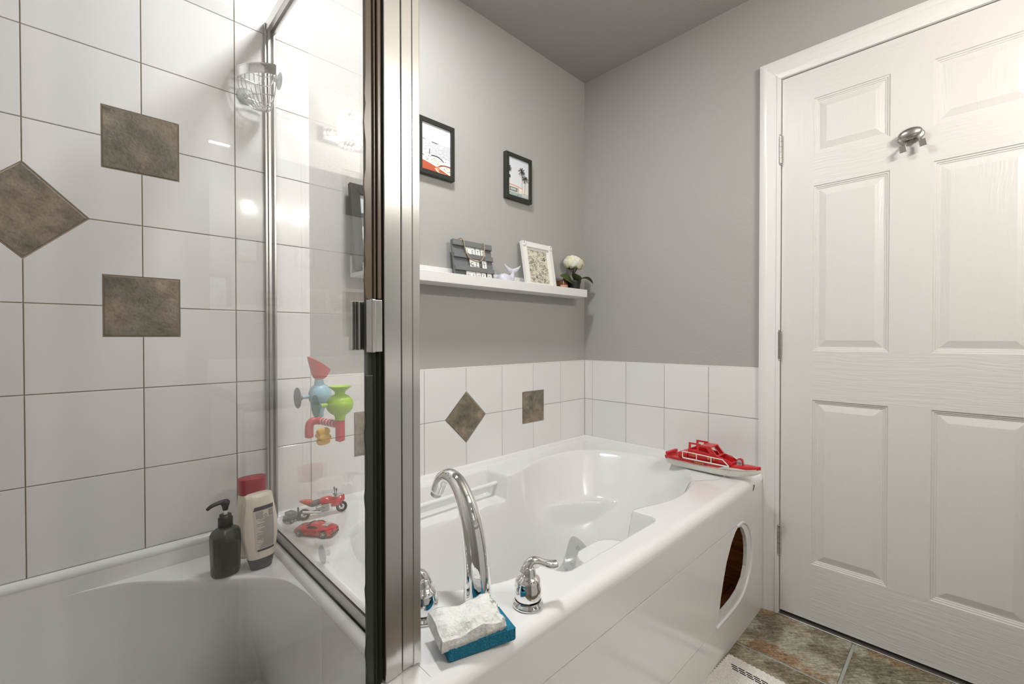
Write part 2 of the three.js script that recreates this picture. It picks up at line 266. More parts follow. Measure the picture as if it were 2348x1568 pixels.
{ const v = thing('ceiling_downlight', 'small square downlight in the ceiling above the tub', 'light');
  const x = -1.25, z = .54, k = .085, y = CEIL - .0005;
  mesh('trim_ring', boxuv(extrude([[-.11, -.11], [.11, -.11], [.11, .11], [-.11, .11]], .012, .003, [[[-k, -k], [-k, k], [k, k], [k, -k]]]).rotateX(Math.PI / 2).translate(x, y, z)), M.white, v);
  mesh('diffuser', box(x - k + .001, y - .006, z - k + .001, x + k - .001, y - .002, z + k - .001), std({ color: 0xffffff, emissive: DOWN_COLOR, emissiveIntensity: 6 }), v);
  const l = new THREE.RectAreaLight(DOWN_COLOR, DOWN_INTENSITY, k * 2, k * 2); l.position.set(x, y - .014, z); l.rotation.x = -Math.PI / 2; l.name = 'down_light'; v.add(l);
}

{ const c = thing('vanity_cabinet', 'white bathroom vanity cabinet below the mirror', 'cabinet', [-1.08, 0, ZB - .002], Math.PI);
  mesh('carcass', merge([box(-.5, .1, .002, -.482, .86, .40), box(.482, .1, .002, .5, .86, .40), box(-.5, .1, .002, .5, .12, .40), box(-.5, .84, .38, .5, .86, .40), box(-.009, .12, .38, .009, .86, .40), box(-.48, .0, .31, .48, .1, .34)]), M.white, c);
  for (const x of [-.25, .25]) { const d = mesh('cabinet_door', box(x - .235, .13, .4005, x + .235, .83, .419, .003), M.white, c); mesh('door_knob', sphere(.013, x - Math.sign(x) * .19, .7, .43, 1, 1, 1, 16), M.nickel, d); }
}
{ const c = thing('vanity_counter', 'white vanity countertop with inset basin below the mirror', 'countertop', [-1.08, .8605, ZB - .002], Math.PI);
  const hole = []; for (let i = 0; i < 32; i++) { const a = -i / 32 * 6.2832; hole.push([.22 * Math.cos(a), -.22 + .155 * Math.sin(a)]); }
  mesh('slab', boxuv(extrude([[-.51, -.43], [.51, -.43], [.51, -.003], [-.51, -.003]], .035, .003, [hole]).rotateX(-Math.PI / 2)), M.acrylic, c);
  const b = lathe([[0, -.115], [.12, -.11], [.19, -.07], [.218, 0], [.221, .034], [.226, .036], [.226, .033]], 40); b.scale(1, 1, .705); b.translate(0, 0, .22); mesh('basin', b, M.acrylic, c);
  mesh('splashback', box(-.51, .0355, .002, .51, .12, .018, .003), M.acrylic, c);
}

// ---------------------------------------------------------------- bathtub
const DECK = .525, ZF = .868, XT = -1.532;
function crv(pts, n) { return new THREE.CatmullRomCurve3(pts.map(p => V(p[0], 0, p[1])), true, 'centripetal').getPoints(n).slice(0, -1).map(p => [p.x, p.z]); }
function sdPoly(P, x, z) { let d = 1e9, s = 1; for (let i = 0, j = P.length - 1; i < P.length; j = i++) { const a = P[i], b = P[j], ex = b[0] - a[0], ez = b[1] - a[1], wx = x - a[0], wz = z - a[1], t = clamp((wx * ex + wz * ez) / (ex * ex + ez * ez)), bx = wx - ex * t, bz = wz - ez * t; d = Math.min(d, bx * bx + bz * bz); const c1 = z >= a[1], c2 = z < b[1], c3 = ex * wz > ez * wx; if ((c1 && c2 && c3) || (!c1 && !c2 && !c3)) s = -s; } return s * Math.sqrt(d); }  // negative inside
const rr = (x, z, x0, x1, z0, z1, r) => { const qx = Math.abs(x - (x0 + x1) / 2) - (x1 - x0) / 2 + r, qz = Math.abs(z - (z0 + z1) / 2) - (z1 - z0) / 2 + r; return Math.hypot(Math.max(qx, 0), Math.max(qz, 0)) + Math.min(Math.max(qx, qz), 0) - r; };
const smin = (a, b, k) => { const h = clamp(.5 + .5 * (b - a) / k); return lerp(b, a, h) - k * h * (1 - h); }, smax = (a, b, k) => -smin(-a, -b, k);
const TOP = crv([[-1.455, .47], [-1.435, .33], [-1.375, .21], [-1.26, .165], [-1.05, .168], [-.85, .176], [-.725, .181], [-.66, .172], [-.58, .142], [-.462, .107], [-.345, .104], [-.25, .124], [-.169, .182], [-.118, .272], [-.09, .36], [-.08, .45], [-.095, .54], [-.15, .63], [-.267, .704], [-.38, .739], [-.47, .748], [-.56, .738], [-.66, .708], [-.725, .70], [-.85, .705], [-1.05, .72], [-1.17, .728], [-1.26, .715], [-1.37, .66], [-1.44, .57]], 220);
const BOT = crv([[-1.30, .44], [-1.26, .30], [-1.14, .235], [-.85, .225], [-.58, .235], [-.46, .30], [-.42, .44], [-.46, .58], [-.58, .645], [-.85, .655], [-1.14, .645], [-1.26, .58]], 160);
const FLOOR_Y = .115;
function tubH(x, z) {
  const dT = -sdPoly(TOP, x, z); let h = DECK;
  if (dT > 0) { const dB = Math.max(0, sdPoly(BOT, x, z)), s = dT / (dT + dB + 1e-6), a = .07, b = .22;
    const raw = s < a ? s * s / (2 * a) : s < 1 - b ? s - a / 2 : (1 - a / 2 - b / 2) - (1 - s) * (1 - s) / (2 * b); h = DECK - (DECK - FLOOR_Y) * raw / (1 - a / 2 - b / 2); }
  // arm rests: level shelves against the side walls
  for (const zz of [z, .88 - z]) { const rad = Math.hypot(x + .6, zz - .62), arm = .338 - Math.max(0, .447 - rad) * 7 - Math.max(0, -.70 - x) * 3 - Math.max(0, zz - .44) * 9; if (dT > -.01) h = smax(h, Math.min(arm, DECK), .012); }
  // grip recesses along the back and the front rim
  for (const [z0, z1] of [[.05, .21], [.67, .79]]) { const d = rr(x, z, -1.14, z0 < .3 ? -.738 : -.70, z0, z1, .03); if (d < 0) h = Math.min(h, lerp(.435, DECK, sst(-.016, 0, d))); }
  { const d = Math.hypot(Math.max(Math.abs(x + .905) - .03, 0), z - .745) - .062; if (d < .03 && z < .80) h = smax(h, .478 - Math.max(0, d) * 12, .012); }
  // raised lip against the tiles, rounded front edge
  const e = Math.min(z, -x); h += (LIP - DECK) * (1 - sst(.012, .026, e));
  const r = .03, q = z - (ZF - r); if (q > 0) h -= r - Math.sqrt(Math.max(0, r * r - q * q));
  return h;
}
{ const t = thing('bathtub', 'white acrylic whirlpool bathtub in the tiled corner', 'bathtub');
  const xs = [], zs = []; for (let i = 0; i <= 306; i++) xs.push(lerp(XT, -.001, i / 306));
  for (let i = 0; i <= 212; i++) zs.push(lerp(.001, ZF - .012, i / 212)); for (const k of [.009, .006, .004, .002, .0008, 0]) zs.push(ZF - k);
  const pos = [], idx = [], n = zs.length; for (const x of xs) for (const z of zs) pos.push(x, tubH(x, z), z);
  for (let i = 0; i + 1 < xs.length; i++) for (let j = 0; j + 1 < n; j++) { const a = i * n + j, b = a + n; idx.push(a, a + 1, b, b, a + 1, b + 1); }
  const g = new THREE.BufferGeometry(); g.setAttribute('position', new THREE.Float32BufferAttribute(pos, 3)); g.setIndex(idx); g.computeVertexNormals();
  mesh('tub_shell', boxuv(g), M.acrylic, t);
  // skirt with the open access hole
  const hole = [[XT + .0275, .407], [-.285, .407], [-.277, .397], [-.245, .389], [-.221, .37], [-.197, .335], [-.188, .297], [-.189, .262], [-.196, .23], [-.22, .195], [-.27, .17], [-.32, .161], [-.372, .158], [-.4475, .1565], [-.461, .125], [XT + .0275, .125]];
  mesh('skirt', boxuv(extrude([[XT, 0], [-.001, 0], [-.001, DECK - .029], [XT, DECK - .029]], .012, 0, [hole]).translate(0, 0, ZF - .0122)), M.acrylic, t);
  // removable access panel, a little proud of the skirt
  const pan = mesh('access_panel', boxuv(extrude([[XT + .03, .128], [-.462, .128], [-.4485, .158], [-.431, .212], [-.407, .265], [-.383, .31], [-.337, .363], [-.302, .388], [-.279, .396], [-.285, .404], [XT + .03, .404]], .008, .0008).translate(0, 0, ZF - .0078)), M.acrylic, t);
  mesh('panel_rim', tube([[-.285, .402, ZF - .001], [-.234, .401, ZF - .001], [-.178, .372, ZF - .001], [-.147, .32, ZF - .001], [-.139, .262, ZF - .001], [-.155, .21, ZF - .001], [-.19, .168, ZF - .001], [-.235, .14, ZF - .001], [-.3, .128, ZF - .001], [-.38, .126, ZF - .001], [-.465, .127, ZF - .001]], .006, 60, 10), M.acrylic, t);
  const chip = mesh('chip', extrude([[-.126, .486], [-.119, .49], [-.111, .5], [-.108, .507], [-.114, .508], [-.118, .5], [-.124, .497]], .0016).translate(0, 0, ZF - .001), M.black, t); chip.userData.label = 'dark chipped spot in the acrylic';
  { const p = [[.782, 0]]; p.push([.782, DECK]); for (let i = 0; i <= 14; i++) { const z = lerp(ZF - .031, ZF, 1 - Math.pow(1 - i / 14, 2)); p.push([z, tubH(-1.5, z)]); } p.push([ZF, 0]); mesh('end_cap', boxuv(extrude(p.map(([z, y]) => [-z, y]).reverse(), .0735).rotateY(Math.PI / 2).translate(-1.605, 0, 0)), M.acrylic, t); }
  // grab bars in the grip recesses
  for (const z of [.122]) { const b = mesh('grab_bar', bar([-1.13, .485, z], [z < .3 ? -.742 : -.704, .485, z], .0085, 18), phy({ color: lin(.8, .8, .79), roughness: .12 }), t);
    for (const e of [z < .3 ? -.7435 : -.7055, -1.139]) mesh('bar_socket', bar([e, .485, z], [e + .0055, .485, z], .0125, 20), M.black, b); }
}
{ // bare wood subfloor seen through the access hole
  const f = struct('trim_2', 'bare brown plank subfloor under the bathtub', 'subfloor');
  const wood = tex(256, (u, v) => { const q = fbm(u, v, 3, 40, 4, 5); return [.68 + q * .3, .46 + q * .26, .27 + q * .2]; }, .4);
  const m = std({ map: wood, roughness: .7 });
  for (let i = 0; i < 9; i++) mesh('plank', box(-1.5, .03, .02 + i * .0925, -.005, .05, .02 + i * .0925 + .0895, .001), m, f);
  mesh('end_board', box(-.02, .05, .02, -.003, .47, .85, .001), m, f); mesh('brace', box(-.6, .05, .55, -.3, .085, .59, .002), m, f);
}
// ---------------------------------------------------------------- tub filler
{ const s = thing('tub_spout', 'tall chrome gooseneck tub spout behind the blue sponge', 'faucet', [-1.36, DECK, .745]);
  mesh('spout_body', tube([[0, -.002, 0], [0, .04, 0], [-.0005, .085, -.002], [-.002, .13, -.008], [-.003, .175, -.02], [-.003, .21, -.038], [-.003, .235, -.062], [-.003, .242, -.09], [-.003, .228, -.117], [-.003, .2, -.134]], [.0285, .0275, .0265, .0252, .023, .0205, .018, .0162, .0152, .0146], 90, 28), M.chrome, s);
  mesh('base_ring', lathe([[.0, 0], [.031, 0], [.0315, .003], [.0295, .006], [.028, .007]], 40), M.chrome, s);
  mesh('aerator', bar([-.003, .207, -.1305], [-.003, .19, -.1395], .0122, 24), M.alu, s);
}
function faucetHandle(pos, turn, label) {
  const h = thing('faucet_handle', label, 'faucet handle', pos, turn);
  mesh('flange', lathe([[0, 0], [.0305, 0], [.0315, .003], [.0305, .007], [.027, .0095], [.0265, .013]], 40), M.chrome, h);
  mesh('body', lathe([[.0235, .011], [.0265, .018], [.0282, .028], [.0275, .039], [.0252, .046], [.0258, .049], [.0245, .054], [.021, .058], [.0178, .061], [.0165, .064], [.0148, .073], [.012, .079], [0, .0815]], 40), M.chrome, h);
  const l = mesh('lever', tube([[-.006, .064, 0], [-.001, .077, 0], [.008, .086, 0], [.019, .0855, 0], [.034, .079, 0], [.05, .0735, 0], [.062, .0735, 0]], [.0125, .0115, .0095, .0085, .0082, .0096, .0088], 40, 18), M.chrome, h);
  return h;
}
faucetHandle([-1.284, DECK, .812], -.5, 'chrome lever handle right of the tub spout');
faucetHandle([-1.457, DECK, .70], Math.PI - .5, 'chrome lever handle half hidden by the metal shower post');

// ---------------------------------------------------------------- shower base with corner ledge
{ const b = thing('shower_tray', 'white acrylic shower base with corner ledge under the bottles', 'shower base');
  mesh('back_panel', merge([box(XL + .005, .1, .0, -1.535, .528, .03), boxuv(tube([[XL + .005, .53, .018], [-1.9, .53, .018], [-1.535, .53, .018]], .0135, 30, 14))]), M.acrylic, b);
  mesh('side_panel', merge([box(-1.56, .1, .0, -1.534, .488, .781), boxuv(tube([[-1.5475, .487, .01], [-1.5475, .487, .4], [-1.5475, .487, .776]], .0133, 30, 14))]), M.acrylic, b);
  // sculpted ledge: quarter plan that sinks back into the walls
  const N = 40, fc = new THREE.CatmullRomCurve3([[-1.99, .0302], [-1.92, .033], [-1.85, .052], [-1.775, .113], [-1.693, .177], [-1.625, .236], [-1.585, .295], [-1.567, .37], [-1.5602, .47]].map(p => V(p[0], 0, p[1]))); const prof = [[.478, 1.0, 0], [.486, .985, 0], [.488, .95, 0], [.488, .0, 0]], low = [[.1, .03], [.2, .2], [.3, .45], [.38, .68], [.43, .84], [.462, .955], [.478, 1.0]];
  const pts = [...low, ...prof.slice(1).map(p => [p[0], p[1]])];
  const pos = [], idx = []; for (const [y, k] of pts) for (let i = 0; i <= N; i++) { const a = i / N, F = fc.getPointAt(a), A = V(-1.99 + .4298 * clamp(a * 1.85), 0, .0302), B = V(-1.5602, 0, .0302 + .44 * clamp((a - .54) / .46)), W = a < .54 ? A : B;
    pos.push(lerp(W.x, F.x, k), y, lerp(W.z, F.z, k)); }
  for (let i = 0; i + 1 < pts.length; i++) for (let j = 0; j < N; j++) { const a = i * (N + 1) + j, c = a + N + 1; idx.push(a, c, a + 1, a + 1, c, c + 1); }
  const g = new THREE.BufferGeometry(); g.setAttribute('position', new THREE.Float32BufferAttribute(pos, 3)); g.setIndex(idx); g.computeVertexNormals(); mesh('corner_ledge', boxuv(g), M.acrylic, b);
  mesh('pan', merge([box(XL + .005, .0, .0, -1.536, .1, .78), box(XL + .005, .1, .70, -1.535, .13, .78, .012)]), M.acrylic, b);
  mesh('cove', tube([[XL + .01, .101, .03], [-1.9, .101, .03], [-1.56, .101, .03]], .008, 20, 10), M.acrylic, b);
}
// ---------------------------------------------------------------- shower screen and door
const XG = -1.522, TOPY = 1.955, ZD = .79;
{ const s = thing('shower_screen', 'chrome-framed fixed glass panel between shower and bathtub', 'shower screen');
  mesh('glass_pane', box(XG - .003, .515, .01, XG + .003, TOPY, ZD - .03), M.glass, s);
  mesh('wall_channel', merge([box(XG - .011, .515, .002, XG - .0035, TOPY + .015, .02, .001), box(XG + .0035, .515, .002, XG + .009, TOPY + .015, .02, .001), box(XG - .0175, .515, .003, XG - .011, TOPY + .01, .014, .001)]), M.alu, s);
  mesh('bottom_rail', merge([box(XG - .014, .498, .002, XG - .0035, .521, ZD - .02, .0015), box(XG + .0035, .498, .002, XG + .012, .519, ZD - .02, .0015), box(XG - .013, .4985, .002, XG + .011, .507, ZD - .02)]), M.alu, s);
  mesh('top_rail', merge([box(XG - .014, TOPY - .012, .002, XG - .0035, TOPY + .018, ZD - .02, .0015), box(XG + .0035, TOPY - .012, .002, XG + .012, TOPY + .018, ZD - .02, .0015), box(XG - .013, TOPY + .006, .002, XG + .011, TOPY + .017, ZD - .02)]), M.alu, s);
  const P = (x0, x1, z0, z1, nm) => mesh(nm, box(x0, .505, z0, x1, TOPY + .02, z1, .0022), M.brushed, s);
  // corner post: two fluted faces, then the strike jamb
  mesh('corner_post', boxuv(extrude([[-1.559, ZD - .03], [-1.5265, ZD - .03], [-1.5265, ZD + .0095], [-1.5275, ZD + .0105], [-1.5395, ZD + .0105], [-1.5405, ZD + .0085], [-1.558, ZD + .0085], [-1.559, ZD + .0075]].map(p => [p[0], -p[1]]), TOPY + .02 - .529).rotateX(-Math.PI / 2).translate(0, .529, 0)), M.brushed, s);
  mesh('strike_jamb', boxuv(extrude([[-1.590, ZD - .03], [-1.5602, ZD - .03], [-1.5602, ZD + .0075], [-1.561, ZD + .0085], [-1.5712, ZD + .0085], [-1.5718, ZD + .0105], [-1.589, ZD + .0105], [-1.590, ZD + .0095]].map(p => [p[0], -p[1]]), TOPY + .02 - .527).rotateX(-Math.PI / 2).translate(0, .527, 0)), M.brushed, s);
}
{ const d = thing('shower_door', 'closed frameless glass shower door with small metal pull', 'shower door');
  mesh('glass_pane', box(-2.34, .15, ZD - .0055, -1.607, TOPY, ZD), M.glass, d);
  mesh('door_stile', boxuv(extrude([[-1.6125, -(ZD - .012)], [-1.592, -(ZD - .012)], [-1.592, -(ZD + .002)], [-1.5965, -(ZD + .0055)], [-1.5995, -(ZD + .001)], [-1.604, -(ZD + .006)], [-1.6075, -(ZD + .001)], [-1.6125, -(ZD + .002)]].reverse(), TOPY - .15).rotateX(-Math.PI / 2).translate(0, .15, 0)), M.rubber, d);
  // old vinyl seal, wavy along its free edge
  const wav = (y0, y1, n, amp, m, name) => { const L = []; for (let i = 0; i <= n; i++) { const y = lerp(y0, y1, i / n); const w = amp * (Math.sin(y * 40) + .6 * Math.sin(y * 93 + 1)) * sst(0, .2, Math.abs(y - 1.55)); L.push([-1.6155 - Math.abs(w) - .001, y]); }
    const o = [[-1.606, y0], ...[...L], [-1.606, y1]].reverse(); return mesh(name, boxuv(extrude(o, .003, .0008).translate(0, 0, ZD + .0005)), m, d); };
  wav(1.121, TOPY, 60, .0022, M.seal, 'edge_seal').userData.label = 'brown vinyl edge seal';
  wav(.16, 1.005, 60, .0024, M.rubber, 'edge_seal').userData.label = 'dark vinyl edge seal';
  mesh('seal_rib', merge([box(-1.6055, 1.121, ZD + .003, -1.6025, TOPY, ZD + .0075, .0012), box(-1.5995, 1.121, ZD + .002, -1.5925, TOPY, ZD + .007, .002)]), M.seal, d);
  const h = mesh('pull_handle', merge([box(-1.611, 1.0405, ZD + .004, -1.5945, 1.1195, ZD + .0125, .0012), box(-1.616, 1.0395, ZD + .001, -1.6075, 1.1205, ZD + .0195, .0025)]), M.brushed, d);
  const ip = mesh('inside_pull', merge([box(-1.6265, 1.0425, ZD - .036, -1.6205, 1.1185, ZD - .024, .0018), box(-1.6205, 1.0425, ZD - .033, -1.6035, 1.1185, ZD - .026, .0015), box(-1.615, 1.043, ZD - .027, -1.609, 1.118, ZD - .0225, .0018)]), M.brushed, d); mesh('pull_gasket', box(-1.6033, 1.046, ZD - .034, -1.601, 1.115, ZD - .006, .0008), M.rubber, ip);
  mesh('hinge_stile', box(-2.36, .15, ZD - .015, -2.335, TOPY, ZD + .012, .003), M.alu, d);
}

// ---------------------------------------------------------------- picture ledge and what stands on it
const SH = 1.262, SB = SH + .013;
{ const s = thing('picture_ledge', 'long white picture ledge on the grey wall', 'shelf', [0, 0, 0]);
  mesh('base_board', box(-1.283, SH, -.003, -.112, SB, .088, .001), M.white, s);
  mesh('front_lip', box(-1.283, SH, .0885, -.112, SH + .037, .1, .0012), M.white, s);
  mesh('back_board', box(-1.283, SB + .0005, -.003, -.112, SH + .07, .009, .0012), M.white, s);
}
function frameBars(w, h, b, d, m, parent, name = 'frame_bar') {         // four mitred bars around 0,0 (bottom centre), face +z
  const P = [[-w / 2, 0], [w / 2, 0], [w / 2, h], [-w / 2, h]], Q = [[-w / 2 + b, b], [w / 2 - b, b], [w / 2 - b, h - b], [-w / 2 + b, h - b]];
  for (let i = 0; i < 4; i++) { const j = (i + 1) % 4; mesh(name, boxuv(extrude([P[i], P[j], Q[j], Q[i]], d, .0012)), m, parent); }
}
function print(w, h, z, y, texture, parent, name = 'print') { const g = new THREE.BoxGeometry(w, h, .002); g.translate(0, y, z); const m = std({ map: texture, roughness: .35 }); mesh(name, g, m, parent); }
const frameBlack = std({ color: lin(.022, .024, .019), roughness: .4 });
const seaTex = canvasTex(330, 450, (c, w, h) => { const r = mulberry(4);
  c.fillStyle = '#dcdce2'; c.fillRect(0, 0, w, h); c.fillStyle = '#c9c9cd'; c.fillRect(0, h * .36, w, h * .3);
  c.fillStyle = '#8d8e90'; c.beginPath(); c.moveTo(0, h * .345); c.quadraticCurveTo(30, h * .335, 60, h * .36); c.lineTo(0, h * .365); c.fill();
  for (let i = 0; i < 420; i++) { const y = h * (.365 + .32 * r()), l = 8 + 26 * r() * (y / h); c.strokeStyle = r() < .5 ? 'rgba(70,72,75,.55)' : 'rgba(240,240,242,.6)'; c.lineWidth = .6 + 2.2 * (y / h - .33); c.beginPath(); const x = r() * w; c.moveTo(x, y); c.lineTo(x + l, y + 2 * r() - 1); c.stroke(); }
  c.fillStyle = '#efefef'; c.strokeStyle = '#55585c'; c.lineWidth = 1.2; for (const [x, s] of [[150, 1], [128, .6]]) { c.beginPath(); c.moveTo(x, h * .21 + (1 - s) * 40); c.lineTo(x + 26 * s, h * .36); c.lineTo(x - 10 * s, h * .36); c.closePath(); c.fill(); c.stroke(); }
  c.fillStyle = '#3c3d40'; c.beginPath(); c.moveTo(112, h * .365); c.lineTo(186, h * .37); c.lineTo(176, h * .385); c.lineTo(120, h * .38); c.fill();
  c.fillStyle = '#2c2c2c'; c.fillRect(88, h * .53, 7, 50); c.strokeStyle = '#1f1f1f'; c.lineWidth = 9; c.beginPath(); c.moveTo(110, h * .66); c.quadraticCurveTo(200, h * .62, 250, h * .73); c.stroke();
  c.fillStyle = '#e6ddd2'; c.beginPath(); c.moveTo(0, h * .64); c.quadraticCurveTo(150, h * .67, w, h * .86); c.lineTo(w, h); c.lineTo(0, h); c.fill();
  for (let i = 0; i < 90; i++) { c.fillStyle = r() < .5 ? '#55534f' : '#a8a49b'; const x = r() * w; c.fillRect(x, h * (.67 + .24 * r() * (.4 + x / w)), 3 + 10 * r(), 2 + 5 * r()); }
  c.fillStyle = '#b5573c'; c.beginPath(); c.moveTo(0, h * .79); c.quadraticCurveTo(150, h * .84, w, h * .99); c.lineTo(w, h); c.lineTo(0, h); c.fill();
  c.fillStyle = '#e9e2d8'; c.beginPath(); c.moveTo(0, h * .755); c.quadraticCurveTo(150, h * .81, w, h * .95); c.lineTo(w, h * .985); c.quadraticCurveTo(150, h * .84, 0, h * .79); c.fill();
  c.strokeStyle = '#8d4431'; c.lineWidth = 12; c.beginPath(); c.moveTo(190, h * .86); c.quadraticCurveTo(230, h * .78, w, h * .8); c.stroke();
  c.fillStyle = '#d2885f'; c.beginPath(); c.arc(185, h * .9, 22, 0, 7); c.fill(); c.strokeStyle = '#efe6d6'; c.lineWidth = 5; for (const k of [0, 1, 2]) { c.beginPath(); c.moveTo(150 + k * 8, h * .9); c.quadraticCurveTo(180 + k * 20, h * (1 + .03 * k), 240 + k * 18, h * .97); c.stroke(); }
});
const palmTex = canvasTex(330, 450, (c, w, h) => { const r = mulberry(8);
  const g = c.createLinearGradient(0, 0, 0, h); g.addColorStop(0, '#d6d8df'); g.addColorStop(.65, '#dfe0e2'); g.addColorStop(.8, '#ece0d6'); c.fillStyle = g; c.fillRect(0, 0, w, h);
  const palm = (x, y, s, tx, ty) => { c.strokeStyle = '#6f6459'; c.lineWidth = 5 * s; c.beginPath(); c.moveTo(tx, ty); c.quadraticCurveTo((x + tx) / 2 + 6, (y + ty) / 2, x, y); c.stroke(); c.strokeStyle = '#2d302c'; for (let i = 0; i < 60; i++) { const a = r() * 6.28, l = (26 + 24 * r()) * s; c.lineWidth = 2 + 3 * r(); c.beginPath(); c.moveTo(x, y); c.quadraticCurveTo(x + Math.cos(a) * l * .6, y + Math.sin(a) * l * .6 - 8, x + Math.cos(a) * l, y + Math.sin(a) * l + 6); c.stroke(); } };
  palm(10, h * .30, 1.15, -20, h * .8); palm(215, h * .30, 1.25, 225, h * .85); palm(270, h * .46, 1.2, 262, h * .9); palm(20, h * .5, .5, 30, h * .56);
  c.strokeStyle = '#9d9c98'; c.lineWidth = 2; for (const x of [285, 300]) { c.beginPath(); c.moveTo(x, h * .5); c.lineTo(x + 6, h * .92); c.stroke(); }
  c.fillStyle = '#e9e4da'; c.fillRect(0, h * .73, 225, h * .2); c.fillStyle = '#c98f74'; c.beginPath(); c.moveTo(0, h * .705); c.quadraticCurveTo(120, h * .685, 225, h * .74); c.lineTo(225, h * .76); c.quadraticCurveTo(120, h * .71, 0, h * .73); c.fill();
  c.fillStyle = '#2e2f30'; c.fillRect(28, h * .765, 122, 46); c.fillStyle = '#b9bcbd'; c.fillRect(38, h * .78, 92, 30); c.fillStyle = '#bcb2a5'; c.fillRect(140, h * .755, 30, 60); c.fillStyle = '#9fb0ab'; c.fillRect(0, h * .87, w, h * .13);
  c.fillStyle = '#dcd3c7'; c.fillRect(0, h * .865, 215, 12); c.fillStyle = '#2b2b2b'; c.beginPath(); c.arc(150, h * .955, 5, 0, 7); c.fill(); c.fillStyle = '#cfd3cd'; c.fillRect(220, h * .86, 110, h * .1); c.strokeStyle = '#7d8580'; for (let k = 0; k < 5; k++) c.strokeRect(222 + k * 22, h * .87, 20, h * .08);
});
const bwTex = canvasTex(256, 340, (c, w, h) => { const r = mulberry(15); c.fillStyle = '#c9ccd3'; c.fillRect(0, 0, w, h); for (let i = 0; i < 260; i++) { const y = h * (.25 + .75 * r()); c.fillStyle = `rgba(${r() < .5 ? '70,74,82' : '230,232,238'},${.15 + .3 * r()})`; c.beginPath(); c.ellipse(r() * w, y, 6 + 30 * r(), 3 + 12 * r(), r() * 3, 0, 7); c.fill(); } c.fillStyle = 'rgba(45,48,54,.65)'; c.beginPath(); c.moveTo(0, h * .3); c.quadraticCurveTo(60, h * .2, 110, h * .34); c.lineTo(60, h * .5); c.lineTo(0, h * .46); c.fill(); });
function wallFrame(x0, x1, y0, y1, t, label) { const f = thing('framed_print', label, 'picture', [(x0 + x1) / 2, y0, -.0035]); const w = x1 - x0, h = y1 - y0; frameBars(w, h, .0165, .021, frameBlack, f); print(w - .03, h - .03, .0125, h / 2, t, f); mesh('backing', box(-w / 2 + .005, .005, .0005, w / 2 - .005, h - .005, .004), M.black, f); return f; }
wallFrame(-1.031, -.867, 1.673, 1.881, seaTex, 'black framed print of a sailboat at sea on grey wall');
wallFrame(-.587, -.425, 1.676, 1.878, palmTex, 'black framed print of palm trees and a camper van');
{ const f = thing('framed_print', 'tall black frame with grey photo, leaning at the ledge end behind glass', 'picture', [-1.185, SB + .0005, .052]);
  frameBars(.225, .288, .032, .018, frameBlack, f); print(.166, .23, .008, .144, bwTex, f); mesh('backing', box(-.105, .006, .0005, .105, .28, .004), M.black, f); f.rotation.x = -.13; }
{ // letter board
  const b = thing('letter_board', 'grey slatted letter board with rope handle and white letter tiles', 'sign', [-.792, SB + .0005, .047]);
  const gr = std({ color: lin(.16, .165, .165), roughness: .6, bumpMap: grainH, bumpScale: .001 }), W = .1;
  mesh('back_panel', box(-W, 0, 0, W, .168, .009, .001), gr, b);
  for (const [y0, y1] of [[.146, .1695], [.098, .117], [.046, .065]]) mesh('slat', box(-W, y0, .0095, W, y1, .0185, .0015), gr, b);
  const tileTex = ch => canvasTex(64 * ch.length, 96, (c, w, h) => { c.fillStyle = '#f2f1ee'; c.fillRect(0, 0, w, h); c.fillStyle = '#1d1d1d'; c.font = '62px sans-serif'; c.textAlign = 'center'; c.textBaseline = 'middle'; [...ch].forEach((k, i) => c.fillText(k, 64 * i + 32, 54)); });
  const put = (ch, x, y) => { const g = new THREE.BoxGeometry(.0235 * ch.length, .036, .0016); g.translate(x, y, .0125); mesh('letter_tile', g, std({ map: tileTex(ch), roughness: .5 }), b); };
  put('LE', -.015, .1295); put('T', .024, .1295); put('S', .0515, .1295);
  put('GE', .0, .0795); put('T', .052, .0795);
  put('NA', -.023, .0295); put('K', .0155, .0295); put('E', .0425, .0295); put('D', .0735, .0295);
  mesh('rope', tube([[-.066, .160, .002], [-.064, .1745, .003], [-.058, .178, .012], [-.054, .172, .022], [-.049, .14, .0235], [-.043, .114, .024], [-.03, .095, .0255], [.0, .086, .026], [.026, .092, .0255], [.041, .108, .0245], [.053, .145, .0235], [.056, .165, .021], [.058, .1735, .012], [.06, .1725, .002]], .0024, 90, 8), std({ color: lin(.36, .27, .18), roughness: .9 }), b);
  b.rotation.x = -.17;
}
{ const s = mesh('sea_shell', sphere(.016, 0, 0, 0, 1.35, .62, .8, 20), std({ color: lin(.6, .47, .4), roughness: .6, bumpMap: wavy, bumpScale: .003 })); const p = s.geometry.attributes.position; for (let i = 0; i < p.count; i++) { const a = Math.atan2(p.getZ(i), p.getX(i)); p.setY(i, p.getY(i) * (1 + .18 * Math.cos(a * 9))); } s.geometry.computeVertexNormals(); boxuv(s.geometry); s.position.set(-.795, SB + .0095, .073); s.scale.set(1, 1.3, 1);
  s.position.y = SB + .016; tag(s, 'small beige shell in front of the grey letter board', 'shell'); }
